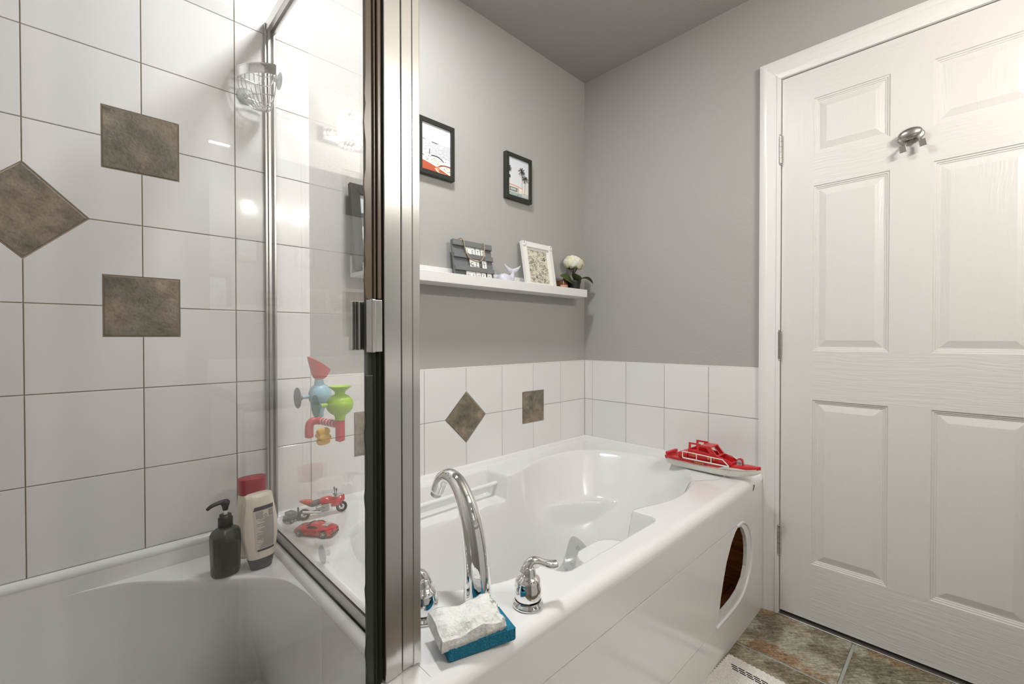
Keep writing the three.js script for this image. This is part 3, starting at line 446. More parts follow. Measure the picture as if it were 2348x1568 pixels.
{ // ceramic whale: round body with a raised tail
  const w = thing('whale_figurine', 'pale lilac ceramic whale figurine with raised tail', 'figurine', [-.628, SB + .0005, .058], -.05);
  const m = phy({ color: lin(.62, .62, .68), roughness: .12, clearcoat: .6 });
  const secs = [], N = 20, path = [[-.046, .020, .004], [-.044, .022, .018], [-.035, .0235, .028], [-.018, .026, .032], [.002, .026, .03], [.018, .028, .023], [.028, .036, .0165], [.0335, .05, .012], [.035, .062, .0095], [.0345, .072, .009]];
  path.forEach(([x, y, r], i) => { const ta = i < 5 ? 0 : lerp(0, 1.5, (i - 4) / 5), s = []; for (let k = 0; k < N; k++) { const a = k / N * 6.2832, cy = Math.sin(a) * r, cz = Math.cos(a) * r * (i < 6 ? .95 : 1); s.push([x - cy * Math.sin(ta), Math.max(0, y + cy * Math.cos(ta)), cz]); } secs.push(s); });
  mesh('body', mergeVertices(loft(secs.map(s => s.slice().reverse()))), m, w);
  for (const s of [-1, 1]) mesh('tail_fluke', loft([0, .25, .5, .75, 1].map((t, i) => { const x = .0345 + s * .047 * t, y = .07 + .002 * t + .026 * t * t, r = [.0105, .0115, .0095, .006, .0015][i], q = []; for (let k = 0; k < 12; k++) { const a = k / 12 * 6.2832; q.push([x - s * .3 * r * Math.sin(a), y + r * Math.sin(a) * .95, Math.cos(a) * r * .6]); } return s > 0 ? q : q.reverse(); })), m, w);
}
{ // ornate white frame
  const f = thing('ornate_frame', 'ornate white frame with ink drawings beside the flower pot', 'picture', [-.405, SB + .0005, .052]);
  const W = .2, H = .222, m = std({ color: lin(.82, .8, .76), roughness: .45 });
  frameBars(W, H, .016, .017, m, f); const inner = new THREE.Group();
  for (const [b, d0, d1] of [[.016, .012, .02], [.026, .008, .012]]) { const w = W - 2 * b + .004, h = H - 2 * b + .004, k = .011; const P = [[-w / 2, b - .002], [w / 2, b - .002], [w / 2, b - .002 + h], [-w / 2, b - .002 + h]], Q = P.map(([x, y], i) => [x + (i % 3 === 0 ? k : -k), y + (i < 2 ? k : -k)]); mesh('moulding', boxuv(extrude(P, d1 - .002, .001, [Q])), m, f); }
  const curl = (x, y, s) => merge([0, 1, 2, 3, 4].map(i => { const a = i / 4 * Math.PI / 2; return sphere(.0052 - .0005 * (i % 2), x + Math.cos(a) * .013 * s[0], y + Math.sin(a) * .013 * s[1], .019, 1, 1, .7, 10); }).concat([new THREE.TorusGeometry(.006, .0022, 6, 14).translate(x + .003 * s[0], y + .003 * s[1], .02)]));
  for (const [x, y, s] of [[-W / 2 + .006, .006, [1, 1]], [W / 2 - .006, .006, [-1, 1]], [W / 2 - .006, H - .006, [-1, -1]], [-W / 2 + .006, H - .006, [1, -1]]]) mesh('corner_scroll', curl(x, y, s), m, f);
  const inkTex = canvasTex(256, 340, (c, w, h) => { const r = mulberry(33); c.fillStyle = '#d9d2bf'; c.fillRect(0, 0, w, h); c.strokeStyle = '#2b2a26'; for (let i = 0; i < 150; i++) { const x = r() * w, y = r() * h, s = 5 + 15 * r(), k = Math.floor(r() * 4); c.lineWidth = 1.5 + 1.8 * r(); c.beginPath(); if (k === 0) c.arc(x, y, s * .7, 0, 5.5); else if (k === 1) c.ellipse(x, y, s, s * .5, r() * 3, 0, 6.3); else if (k === 2) { for (let t = 0; t < 14; t++) { const a = t * .55, q = s * (1 - t / 15); c.lineTo(x + Math.cos(a) * q, y + Math.sin(a) * q); } } else { c.moveTo(x - s, y); c.quadraticCurveTo(x, y - s, x + s, y); c.quadraticCurveTo(x + s * .3, y + s, x - s * .6, y + s * .6); } c.stroke(); } });
  print(W - .068, H - .068, .006, H / 2, inkTex, f); mesh('backing', box(-W / 2 + .006, .004, -.002, W / 2 - .006, H - .006, .001), m, f); f.rotation.x = -.17;
}
{ const c = thing('candle_jar', 'amber glass candle jar with orange label behind the flower pot', 'candle', [-.232, SB + .0005, .036]);
  const amber = phy({ color: lin(.12, .045, .018), roughness: .12, clearcoat: .5 });
  mesh('jar', lathe([[0, 0], [.027, 0], [.0295, .003], [.0295, .05], [.027, .055], [.027, .062], [.0275, .063], [.0255, .063], [.0255, .008], [0, .008]], 36), amber, c);
  mesh('wax', lathe([[0, .009], [.025, .009], [.025, .045], [0, .045]], 30), std({ color: lin(.75, .68, .55), roughness: .5 }), c);
  const g = new THREE.CylinderGeometry(.0299, .0299, .03, 30, 1, true, -1.1, 2.2).translate(0, .026, 0); mesh('label_band', g, std({ color: lin(.62, .33, .2), roughness: .6, side: THREE.DoubleSide }), c).userData.label = 'orange paper label';
}
{ // hydrangea
  const p = thing('flower_pot', 'small black pot with cream silk flower at the ledge end', 'plant', [-.158, SB + .0005, .05]);
  const potM = std({ color: lin(.018, .019, .018), roughness: .5 });
  mesh('pot', lathe([[0, 0], [.0275, 0], [.0285, .003], [.0345, .056], [.037, .058], [.0375, .069], [.0345, .069], [.0335, .06], [.026, .008], [0, .008]], 36), potM, p);
  mesh('soil', lathe([[0, .058], [.033, .056]], 24), std({ color: lin(.05, .035, .025), roughness: 1 }), p);
  const stemM = std({ color: lin(.055, .06, .03), roughness: .7 }), r = mulberry(77);
  const leafM = phy({ color: lin(.075, .10, .03), roughness: .5, side: THREE.DoubleSide });
  mesh('stem', merge([boxuv(tube([[0, .055, 0], [.002, .09, .002], [0, .122, .002]], .0026, 20, 8)), ...[0, 1, 2, 3, 4].map(k => { const a = k * 1.3; return boxuv(tube([[0, .105, .002], [.014 * Math.cos(a), .118, .014 * Math.sin(a)], [.028 * Math.cos(a), .138, .028 * Math.sin(a)]], .0014, 10, 6)); })]), stemM, p);
  const blossom = [], cols = [lin(.82, .78, .62), lin(.84, .82, .72), lin(.78, .72, .42)];
  const mats = cols.map(c => phy({ color: c, roughness: .7, transmission: .12, thickness: 0, side: THREE.DoubleSide }));
  const petal = () => { const g = new THREE.SphereGeometry(.0125, 8, 5, 0, Math.PI * 2, 0, 1.0); g.scale(1, .5, 1.15); g.translate(0, -.006, .0115); return g; };
  const head = mesh('flower_head', sphere(.034, 0, .155, .002, 1.15, .7, 1, 12), mats[2], p);
  for (let i = 0; i < 46; i++) { const y = 1 - 1.5 * (i + .5) / 46, a = i * 2.39996, q = Math.sqrt(Math.max(0, 1 - y * y)), n = V(q * Math.cos(a) * 1.3, y * .82, q * Math.sin(a)); const c = [];
    for (let k = 0; k < 4; k++) { const g = petal(); g.rotateX(.25 + .3 * r()); g.rotateY(k * Math.PI / 2 + r() * .4); c.push(g); }
    const g = merge(c); const e = new THREE.Quaternion().setFromUnitVectors(V(0, 1, 0), n.clone().normalize()); g.applyQuaternion(e); g.translate(n.x * .047, .155 + n.y * .046, .002 + n.z * .045); mesh('blossom', g, mats[i % 7 === 3 ? 2 : i % 2], head); }
  const leaf = (len, wid, bend, yaw, lift, o, roll = 0) => { const pos = [], idx = [], n = 14; for (let i = 0; i <= n; i++) { const t = i / n, w = wid * Math.pow(Math.sin(Math.PI * Math.pow(t, .8)), .8) * (1 - .25 * t); for (const s of [-1, -.5, 0, .5, 1]) pos.push(len * t * Math.cos(bend * t * .5), len * (lift * t - bend * t * t * .6) + Math.abs(s) * w * .3, s * w); }
    for (let i = 0; i < n; i++) for (let j = 0; j < 4; j++) { const a = i * 5 + j, b = a + 5; idx.push(a, a + 1, b, b, a + 1, b + 1); } const g = new THREE.BufferGeometry(); g.setAttribute('position', new THREE.Float32BufferAttribute(pos, 3)); g.setIndex(idx); g.computeVertexNormals(); g.rotateX(roll); g.rotateY(yaw); g.translate(...o); return boxuv(g); };
  for (const a of [[.125, .026, 1.15, -.35, .62, [.012, .066, .004]], [.105, .032, .1, 2.9, .45, [-.01, .06, .004], -1.0], [.085, .03, .4, -2.5, .55, [-.006, .064, .012], -.5], [.075, .025, .6, 1.7, .5, [0, .064, -.004]]]) mesh('leaf', leaf(...a), leafM, p);
}

// ---------------------------------------------------------------- sponge on the tub deck
{ const s = mesh('sponge', undefined, std({ color: lin(.015, .20, .33), roughness: .95 }));
  const g0 = new RoundedBoxGeometry(.125, .024, .072, 14, .004); const p = g0.attributes.position; for (let i = 0; i < p.count; i++) { const k = hash2(Math.round(p.getX(i) * 900), Math.round(p.getZ(i) * 900) + Math.round(p.getY(i) * 700) * 31, 3) - .5; p.setXYZ(i, p.getX(i) + k * .0016, p.getY(i) + k * .0012, p.getZ(i) + k * .0016); } g0.computeVertexNormals();
  s.geometry = boxuv(g0); s.material.bumpMap = tex(128, (u, v) => fbm(u, v, 24, 24, 2, 4) > .52 ? 1 : .25, .04, false); s.material.bumpScale = .002;
  s.position.set(-1.425, DECK + .0125, .818); s.rotation.y = -.30; tag(s, 'blue scrub sponge lying in front of the chrome spout', 'sponge'); }
{ const N = 56, K = 34, pos = [], idx = []; const top = (u, v) => { const e = Math.min(u, 1 - u, v * .6, (1 - v) * .6) ; return .02 + .012 * sst(0, .18, e) + .012 * (fbm(u, v, 5, 4, 4, 7) - .5) + .004 * Math.sin(u * 9 + v * 3); };
  for (let side = 0; side < 2; side++) for (let i = 0; i <= N; i++) for (let j = 0; j <= K; j++) { const u = i / N, v = j / K, ed = .004 * (fbm(u, v, 12, 12, 3, 19) - .5), tear = u > .82 ? .02 * (fbm(v, u, 9, 9, 3, 23) - .3) * (u - .82) / .18 : 0;
    const edge = Math.min(u, v, 1 - u, 1 - v) < 1e-6; const y = edge ? .006 + .006 * fbm(u, v, 8, 8, 2, 3) : side ? 0.001 * Math.sin(u * 20) : top(u, v); pos.push((u - .5) * .128 - tear, y, (v - .5) * .076 + ed); }
  const n = (N + 1) * (K + 1); for (let sd = 0; sd < 2; sd++) for (let i = 0; i < N; i++) for (let j = 0; j < K; j++) { const a = sd * n + i * (K + 1) + j, b = a + K + 1; sd ? idx.push(a, b, a + 1, a + 1, b, b + 1) : idx.push(a, a + 1, b, b, a + 1, b + 1); }
  const g = new THREE.BufferGeometry(); g.setAttribute('position', new THREE.Float32BufferAttribute(pos, 3)); g.setIndex(idx); g.computeVertexNormals();
  const s = mesh('soap_bar', boxuv(g), std({ color: lin(.76, .76, .73), roughness: .75, bumpMap: tex(256, (u, v) => fbm(u, v, 20, 20, 4, 6), .1, false), bumpScale: .002 }));
  s.position.set(-1.438, DECK + .0265, .812); s.rotation.set(.14, -.26, .07); tag(s, 'worn white pad with ragged end lying on the blue sponge', 'pad'); }

// ---------------------------------------------------------------- bottles on the shower ledge
const LED = .4885;
function oval(secs, N = 36, pw = 2.4) { return loft(secs.map(([y, a, b, ox = 0]) => { const s = []; for (let k = 0; k < N; k++) { const t = -k / N * 6.2832, c = Math.cos(t), q = Math.sin(t); s.push([ox + a * Math.sign(c) * Math.pow(Math.abs(c), 2 / pw), y, b * Math.sign(q) * Math.pow(Math.abs(q), 2 / pw)]); } return s; })); }
const linesTex = (bg, fg, seed, draw) => canvasTex(256, 512, (c, w, h) => { const r = mulberry(seed); c.fillStyle = bg; c.fillRect(0, 0, w, h); draw(c, w, h, r, fg); });
{ const b = thing('pump_bottle', 'dark green-grey pump bottle on the shower ledge', 'bottle', [-1.676, LED, .172], .2);
  mesh('body', oval([[0, .026, .018], [.002, .029, .021], [.008, .031, .0225], [.09, .0335, .024], [.1, .033, .0235], [.108, .029, .021], [.113, .021, .017], [.116, .014, .013], [.12, .0125, .0125]]), phy({ color: lin(.05, .052, .038), roughness: .28, clearcoat: .3 }), b);
  const t = linesTex('#3f4035', '#22231d', 5, (c, w, h, r, fg) => { c.fillStyle = fg; for (let y = 20; y < h - 20; y += 16) c.fillRect(14, y, 60 + 160 * r(), 6); }); const g = box(-.022, .02, .0232, .022, .085, .0246); { const p = g.attributes.position, u = g.attributes.uv; for (let i = 0; i < p.count; i++) { u.setXY(i, (p.getX(i) + .022) / .044, (p.getY(i) - .02) / .065); } } mesh('label_print', g, std({ map: t, roughness: .4 }), b);
  mesh('collar', lathe([[0, .118], [.0155, .118], [.0155, .138], [.0125, .139], [.0125, .146], [0, .146]], 28), M.black, b);
  mesh('pump_tube', lathe([[0, .145], [.0045, .145], [.0045, .158], [0, .158]], 16), M.white, b);
  mesh('pump_head', merge([boxuv(lathe([[0, .156], [.0055, .156], [.0075, .166], [.0095, .171], [.0095, .177], [.006, .181], [0, .182]], 24)), boxuv(tube([[.004, .176, 0], [-.012, .177, 0], [-.03, .174, 0], [-.0395, .1685, 0]], [.006, .0052, .0045, .0036], 20, 10))]), M.black, b); }
{ const b = thing('conditioner_bottle', 'cream bottle with dark cap standing cap-down on the shower ledge', 'bottle', [-1.604, LED, .192], .08);
  const cream = phy({ color: lin(.73, .66, .56), roughness: .32 });
  mesh('cap', oval([[0, .022, .014], [.002, .0245, .016], [.028, .0305, .0205], [.029, .0305, .0205]]), std({ color: lin(.05, .05, .062), roughness: .3 }), b);
  mesh('body', oval([[.0293, .0305, .0205], [.05, .036, .0225], [.085, .0405, .0235], [.11, .041, .0232], [.14, .0375, .0215], [.165, .0335, .019], [.18, .0315, .017], [.184, .030, .0155], [.186, .0265, .013]]), cream, b);
  const t = linesTex('#c9c0b4', '#4a4a52', 6, (c, w, h, r, fg) => { c.fillStyle = '#34343f'; c.beginPath(); c.moveTo(20, 0); c.lineTo(w, 0); c.lineTo(w, 44); c.lineTo(0, 44); c.fill(); c.fillRect(20, h - 26, w - 20, 24); c.fillStyle = fg; for (let y = 56; y < h - 36; y += 8) { const l = y < 130 ? 90 : 120 + 110 * r(); c.fillRect(w - l - (y < 130 ? 140 : 6), y, l, 3.4); } c.strokeStyle = '#34343f'; c.lineWidth = 5; c.beginPath(); c.arc(148, 112, 14, 0, 6); c.stroke(); for (let k = 0; k < 9; k++) c.fillRect(185, 52 + k * 9, 60, 5); });
  const pos = [], uv = [], idx = []; for (let i = 0; i <= 12; i++) for (let j = 0; j <= 8; j++) { const v = i / 12, u = j / 8, y = lerp(.048, .158, v), ww = Math.min(.0235, lerp(.021, .025, v)), x = lerp(-ww, ww, u) + .004; const ab = y < .085 ? [lerp(.036, .0405, (y - .05) / .035), lerp(.0225, .0235, clamp((y - .05) / .035))] : y < .11 ? [.0407, .0234] : y < .14 ? [lerp(.041, .0375, (y - .11) / .03), lerp(.0232, .0215, (y - .11) / .03)] : [lerp(.0375, .0335, (y - .14) / .025), lerp(.0215, .019, (y - .14) / .025)]; pos.push(x, y, ab[1] * Math.pow(1 - Math.pow(Math.abs(x / ab[0]), 2.4), 1 / 2.4) + .0006); uv.push(u, v); }
  for (let i = 0; i < 12; i++) for (let j = 0; j < 8; j++) { const a = i * 9 + j, c = a + 9; idx.push(a, a + 1, c, c, a + 1, c + 1); } const g = new THREE.BufferGeometry(); g.setAttribute('position', new THREE.Float32BufferAttribute(pos, 3)); g.setAttribute('uv', new THREE.Float32BufferAttribute(uv, 2)); g.setIndex(idx); g.computeVertexNormals(); mesh('back_label', g, std({ map: t, roughness: .4, side: THREE.DoubleSide }), b);
  b.rotation.z = .03; }
{ const b = thing('shampoo_bottle', 'cream bottle with red cap behind the other ledge bottles', 'bottle', [-1.600, LED - .0, .10], .0);
  mesh('body', oval([[0, .03, .02], [.004, .033, .023], [.1, .036, .0245], [.15, .034, .0235], [.162, .031, .021]]), phy({ color: lin(.70, .65, .5), roughness: .3 }), b);
  mesh('cap', oval([[.1625, .0325, .022], [.18, .034, .023], [.196, .0345, .0235], [.202, .0345, .0235], [.204, .032, .021]]), std({ color: lin(.34, .02, .035), roughness: .35 }), b); }
// ---------------------------------------------------------------- wire corner basket
{ const b = thing('corner_basket', 'small chrome wire basket in the upper shower corner', 'basket', [-1.531, 1.803, .02]);
  // plan of the rim: quarter-like outline between the tiled wall and the glass
  const rim = (k, n = 24) => { const o = []; for (let i = 0; i <= n; i++) { const a = i / n * Math.PI / 2, R = .074 * k * (1 - .1 * Math.sin(2 * a)); o.push([-.006 - R * Math.cos(a), R * 1.12 * Math.sin(a) + .004]); } return o; };
  const band = (k, y0, y1) => { const o = rim(k), pos = [], idx = []; o.forEach(([x, z]) => { for (const [yy, q] of [[y0, 1], [y1, 1], [y1, .985], [y0, .985]]) pos.push(x * q, yy, z * q); }); for (let i = 0; i + 1 < o.length; i++) for (let j = 0; j < 4; j++) { const a = i * 4 + j, c = i * 4 + (j + 1) % 4; idx.push(a, c, a + 4, a + 4, c, c + 4); } const g = new THREE.BufferGeometry(); g.setAttribute('position', new THREE.Float32BufferAttribute(pos, 3)); g.setIndex(idx); g.computeVertexNormals(); return g; };
  mesh('rim_band', band(1, -.024, 0), M.chrome, b);
  mesh('rim_wire', merge([[1, .001], [1, -.025], [.78, -.075], [.5, -.098]].map(([k, y]) => tube(rim(k, 12).map(([x, z]) => [x, y, z]), .0017, 40, 6))), M.chrome, b);
  mesh('back_wire', merge([[1, .001], [1, -.025], [.78, -.075], [.5, -.098]].map(([k, y]) => { const o = rim(k), A = o[0], B = o[o.length - 1]; return tube([[A[0], y, A[1]], [-.008, y, .006], [B[0], y, B[1]]], .0017, 24, 6); })), M.chrome, b);
  const R = [1, .96, .78, .5, .12].map(k => rim(k)); const ys = [-.024, -.05, -.078, -.098, -.1];
  for (let i = 0; i <= 24; i += 3) mesh('wire', tube(R.map((o, k) => [o[i][0], ys[k], o[i][1]]), .0014, 24, 6), M.chrome, b);
  for (const [p, a] of [[[-.055, -.062, -.017], 0], [[.003, -.04, .088], 1]]) { const g = lathe([[0, 0], [.022, 0], [.0225, .002], [.014, .006], [.007, .009], [.006, .016], [0, .016]], 28); a ? g.rotateZ(Math.PI / 2) : g.rotateX(Math.PI / 2); g.translate(...p); mesh('suction_cup', g, phy({ color: lin(.8, .82, .82), roughness: .12, transmission: .5, thickness: 0 }), b); }
}
// ---------------------------------------------------------------- water toy on the glass
{ const x0 = XG + .0032, t = thing('bath_toy', 'blue, green and red water-wheel bath toy stuck to the glass', 'toy', [x0, .9, .26]);
  const P = (c, r = .38) => phy({ color: lin(...c), roughness: r }), blue = P([.30, .52, .62]), green = P([.36, .58, .03]), red = P([.62, .05, .06]), yel = P([.85, .5, .02]);
  const cup = (z, y, m, lb) => { const g = lathe([[0, 0], [.027, 0], [.0275, .0015], [.02, .004], [.009, .007], [.007, .012]], 32); g.rotateZ(-Math.PI / 2); g.translate(0, y, z); const o = mesh('suction_cup', g, m, t); o.userData.label = lb; return o; };
  cup(-.06, .004, P([.22, .23, .25]), 'grey suction cup'); cup(.065, -.004, P([.05, .24, .2]), 'green suction cup');
  // blue tank with red scoop
  mesh('stem', bar([.008, .004, -.06], [.04, .006, -.06], .0052, 14), blue, t); mesh('blue_tank', merge([boxuv(sphere(.0295, .059, .006, -.06, 1, 1.12, 1, 28)), boxuv(lathe([[.011, -.065], [.012, -.04], [.02, -.022]], 24).translate(.056, .002, -.06)), boxuv(lathe([[.014, .03], [.012, .042], [.0105, .05]], 24).translate(.057, 0, -.06))]), blue, t);
  { const secs = []; for (let i = 0; i <= 10; i++) { const v = i / 10, r = lerp(.011, .030, Math.pow(v, .6)), s = []; for (let k = 0; k < 28; k++) { const a = -k / 28 * 6.2832, tilt = v * .018; s.push([.057 + r * Math.cos(a) + v * .0, .05 + v * .042 - tilt * Math.cos(a) * 1.05, -.06 + r * Math.sin(a) * .95]); } secs.push(s); }
    const inner = secs.slice().reverse().map((s, q) => s.map(([x, y, z]) => [.057 + (x - .057) * .9, y + .001, -.06 + (z + .06) * .9])); const c = mesh('scoop', loft(secs.concat(inner), true, true), red, t); c.userData.label = 'red scoop'; }
  // green tank with funnel
  mesh('stem', bar([.008, -.004, .065], [.04, -.005, .065], .0052, 14), green, t); mesh('green_tank', merge([boxuv(sphere(.0325, .06, -.006, .065, 1, .87, 1, 28)), boxuv(lathe([[.012, -.045], [.0125, -.036], [.018, -.026]], 24).translate(.061, 0, .065))]), green, t);
  mesh('funnel', lathe([[.012, .02], [.0125, .027], [.019, .032], [.0275, .0395], [.0285, .0405], [.026, .0395], [.016, .032], [.009, .027]], 32).translate(.061, 0, .065), green, t);
  // red pipes with white striped hose between them
  mesh('pipe', tube([[.05, -.058, -.03], [.03, -.056, -.028], [.021, -.062, -.027], [.018, -.075, -.026], [.018, -.096, -.026]], .0105, 40, 18), red, t);
  mesh('pipe', tube([[.061, -.046, .065], [.061, -.07, .065], [.061, -.096, .065]], .0115, 24, 18), red, t);
  mesh('hose', tube([[.05, -.058, -.03], [.055, -.058, .015], [.061, -.056, .058]], .0092, 40, 16), red, t);
  mesh('hose_ring', merge([0, 1, 2, 3, 4].map(i => { const k = i / 4; return new THREE.TorusGeometry(.0088, .0018, 8, 22).rotateY(.2).translate(lerp(.0515, .0585, k), -.0578, lerp(-.018, .04, k)); })), P([.8, .78, .76]), t);
  { const w = mesh('water_wheel', bar([.03, -.094, 0], [.058, -.094, 0], .006, 16), yel, t); for (let k = 0; k < 6; k++) { const g = new THREE.SphereGeometry(.0135, 14, 10); g.scale(1.15, .55, .9); g.translate(0, 0, .0); const a = k / 6 * 6.2832; g.rotateX(a + .5); g.translate(.044, -.094 + Math.sin(a) * .015, Math.cos(a) * .015); mesh('paddle', g, yel, w); } }
}
{ const g = lathe([[0, 0], [.0215, 0], [.022, .0012], [.016, .0035], [.008, .006], [.0055, .008], [.0055, .011], [.0075, .014], [.0075, .017], [.004, .019], [0, .0192]], 32); g.rotateZ(-Math.PI / 2); const s = mesh('suction_cup', g, phy({ color: lin(.82, .84, .84), roughness: .12, transmission: .75, thickness: 0, ior: 1.45 })); s.position.set(XG + .0032, .548, .362); tag(s, 'clear suction cup stuck low on the glass panel', 'suction cup'); }

// ---------------------------------------------------------------- toy vehicles on the back corner of the tub
const carRed = phy({ color: lin(.50, .012, .018), roughness: .25, clearcoat: .6 }), glassDark = phy({ color: lin(.03, .032, .034), roughness: .1, clearcoat: .5 }), tyre = std({ color: lin(.02, .02, .02), roughness: .7 }), rimM = std({ color: lin(.6, .6, .6), metalness: .8, roughness: .3 });
function wheel(parent, x, y, z, r, w, axis = 'z') { const g = new THREE.TorusGeometry(r * .76, r * .26, 10, 24); g.scale(1, 1, w / (r * .52)); const h = [new THREE.CylinderGeometry(r * .16, r * .16, w * .85, 12).rotateX(Math.PI / 2)]; for (let k = 0; k < 5; k++) { const b = new THREE.BoxGeometry(r * .66, r * .17, w * .7); b.translate(r * .36, 0, 0); b.rotateZ(k * 1.2566); h.push(b); } h.push(new THREE.TorusGeometry(r * .66, r * .07, 8, 24));
  const hub = merge(h); for (const q of [g, hub]) q.translate(x, y, z); const o = mesh('wheel', g, tyre, parent); mesh('wheel_rim', hub, rimM, o); return o; }
{ const c = thing('toy_car', 'red toy sports car on the tub corner nearest the glass', 'toy car', [-1.466, DECK, .186], -.93);
  // side profile stations along x: [x, roof y, half width, sill y, shoulder y]
  const st = [[-.055, .014, .016, .008, .012], [-.053, .019, .0205, .006, .0165], [-.045, .0225, .0225, .005, .02], [-.03, .0245, .0235, .005, .0215], [-.02, .0275, .0235, .005, .0215], [-.008, .0325, .0233, .005, .021], [.006, .034, .0233, .005, .021], [.02, .0318, .0235, .005, .022], [.034, .027, .024, .005, .0225], [.047, .0235, .0235, .006, .021], [.053, .0205, .0215, .008, .018], [.055, .016, .0185, .01, .014]];
  const secs = st.map(([x, top, w, y0, sh]) => { const cab = top > sh + .004 ? .58 : .8; return [[x, y0, -w * .9], [x, y0 + .004, -w], [x, sh * .8, -w * 1.0], [x, sh, -w * .93], [x, top - .002, -w * cab], [x, top, -w * cab * .82], [x, top, 0], [x, top, w * cab * .82], [x, top - .002, w * cab], [x, sh, w * .93], [x, sh * .8, w], [x, y0 + .004, w], [x, y0, w * .9], [x, y0, 0]].reverse(); });
  mesh('body', loft(secs), carRed, c);
  mesh('windscreen', loft([[-.024, .0262, .0125], [-.0105, .0323, .0118]].map(([x, y, w]) => [[x - .0006, y + .0012, -w], [x - .0006, y + .0012, w], [x + .001, y - .003, w], [x + .001, y - .003, -w]])), glassDark, c);
  for (const s of [-1, 1]) { mesh('side_window', extrude([[-.018, .0235], [.014, .0235], [.017, .027], [.006, .0313], [-.007, .0302]], .0006).rotateY(s > 0 ? .0 : 0).translate(0, 0, s > 0 ? .0195 : -.0201), glassDark, c);
    const d = mesh('open_door', extrude([[-.012, .007], [.012, .007], [.016, .02], [-.004, .021], [-.014, .018]], .0016, .0004), carRed, c); d.position.set(.0, .002, s * .0238); d.rotation.y = s * -.12; }
  mesh('engine_cover', merge([box(.02, .0312, -.0115, .038, .0275, -.001, .0006), box(.02, .0312, .001, .038, .0275, .0115, .0006)].map(g => g.rotateZ(-.02))), phy({ color: lin(.5, .48, .46), roughness: .15 }), c);
  mesh('tail_light', merge([-1, 1].map(s => box(.0532, .0155, s * .012 - .004, .0556, .0185, s * .012 + .004, .0006))), M.black, c);
  mesh('bumper', box(.05, .006, -.018, .0562, .011, .018, .001), M.black, c);
  for (const [x, r] of [[-.036, .0098], [.034, .0106]]) for (const s of [-1, 1]) wheel(c, x, r + .0003, s * .0232, r, .007);
}
{ const b = thing('toy_motorbike', 'red toy motorcycle against the tiles on the tub corner', 'toy motorbike', [-1.402, DECK, .078], -.24);
  const grey = std({ color: lin(.05, .05, .048), roughness: .45 }), sil = std({ color: lin(.45, .45, .42), metalness: .7, roughness: .35 });
  wheel(b, -.055, .0165, 0, .016, .01); wheel(b, .05, .0165, 0, .016, .0085);
  mesh('engine', merge([box(-.022, .012, -.009, .014, .032, .009, .003), ...[0, 1, 2, 3].map(k => box(-.006, .018 + k * .0045, -.0125, .014, .0205 + k * .0045, .0125, .0008))]), sil, b);
  mesh('chassis', merge([bar([-.055, .0165, .007], [-.012, .02, .008], .0025), bar([-.055, .0165, -.007], [-.012, .02, -.008], .0025), bar([-.04, .04, 0], [.03, .042, 0], .003), bar([.05, .0165, .0065], [.034, .052, .0065], .0022), bar([.05, .0165, -.0065], [.034, .052, -.0065], .0022)]), grey, b);
  mesh('fuel_tank', sphere(.02, .008, .044, 0, 1.15, .62, .78, 20), carRed, b);
  mesh('front_fairing', loft([[.02, .034, .012, .012], [.035, .035, .0155, .016], [.05, .04, .0145, .0145], [.06, .043, .0085, .008]].map(([x, y, ry, rz]) => { const s = []; for (let k = 0; k < 14; k++) { const a = -k / 14 * 6.2832; s.push([x, y + ry * Math.sin(a), rz * Math.cos(a)]); } return s.reverse(); })), carRed, b);
  mesh('windscreen', loft([[.03, .05, .009], [.05, .052, .0095], [.058, .048, .004]].map(([x, y, w]) => [[x, y - .002, -w], [x, y + .006, -w * .6], [x, y + .006, w * .6], [x, y - .002, w]])), phy({ color: lin(.4, .42, .42), roughness: .1, clearcoat: .5 }), b);
  mesh('seat', tube([[-.012, .044, 0], [-.03, .042, 0], [-.048, .049, 0]], [.009, .0095, .006], 20, 12), grey, b);
  mesh('tail_cowl', tube([[-.034, .046, 0], [-.05, .052, 0], [-.064, .057, 0]], [.0095, .008, .003], 20, 12), carRed, b);
  mesh('handlebar', merge([bar([.032, .055, -.024], [.034, .057, 0], .0018), bar([.034, .057, 0], [.032, .055, .024], .0018)]), grey, b);
  for (const s of [-1, 1]) mesh('mirror', merge([bar([.036, .055, s * .014], [.036, .07, s * .021], .0011), sphere(.006, .036, .072, s * .021, .45, .8, 1, 12)]), grey, b);
  mesh('exhaust', bar([-.01, .014, .011], [-.06, .026, .012], .0038, 12), sil, b); b.rotation.x = -.18; b.position.y = DECK + .001;
}
{ const b = thing('toy_jeep', 'small dark green plastic toy behind the red toy car', 'toy', [-1.485, DECK + .0005, .05], .35);
  const m = std({ color: lin(.06, .075, .055), roughness: .6 });
  mesh('body', merge([box(-.02, .007, -.014, .02, .02, .014, .002), box(-.016, .02, -.012, .006, .03, .012, .002), ...[0, 1, 2].map(k => box(-.021, .009 + k * .0045, -.011, -.0195, .0115 + k * .0045, .011))]), m, b);
  mesh('snorkel', bar([.012, .02, .011], [.012, .038, .011], .0028, 10), m, b);
  for (const x of [-.012, .012]) for (const s of [-1, 1]) wheel(b, x, .0075, s * .0145, .0075, .005);
}
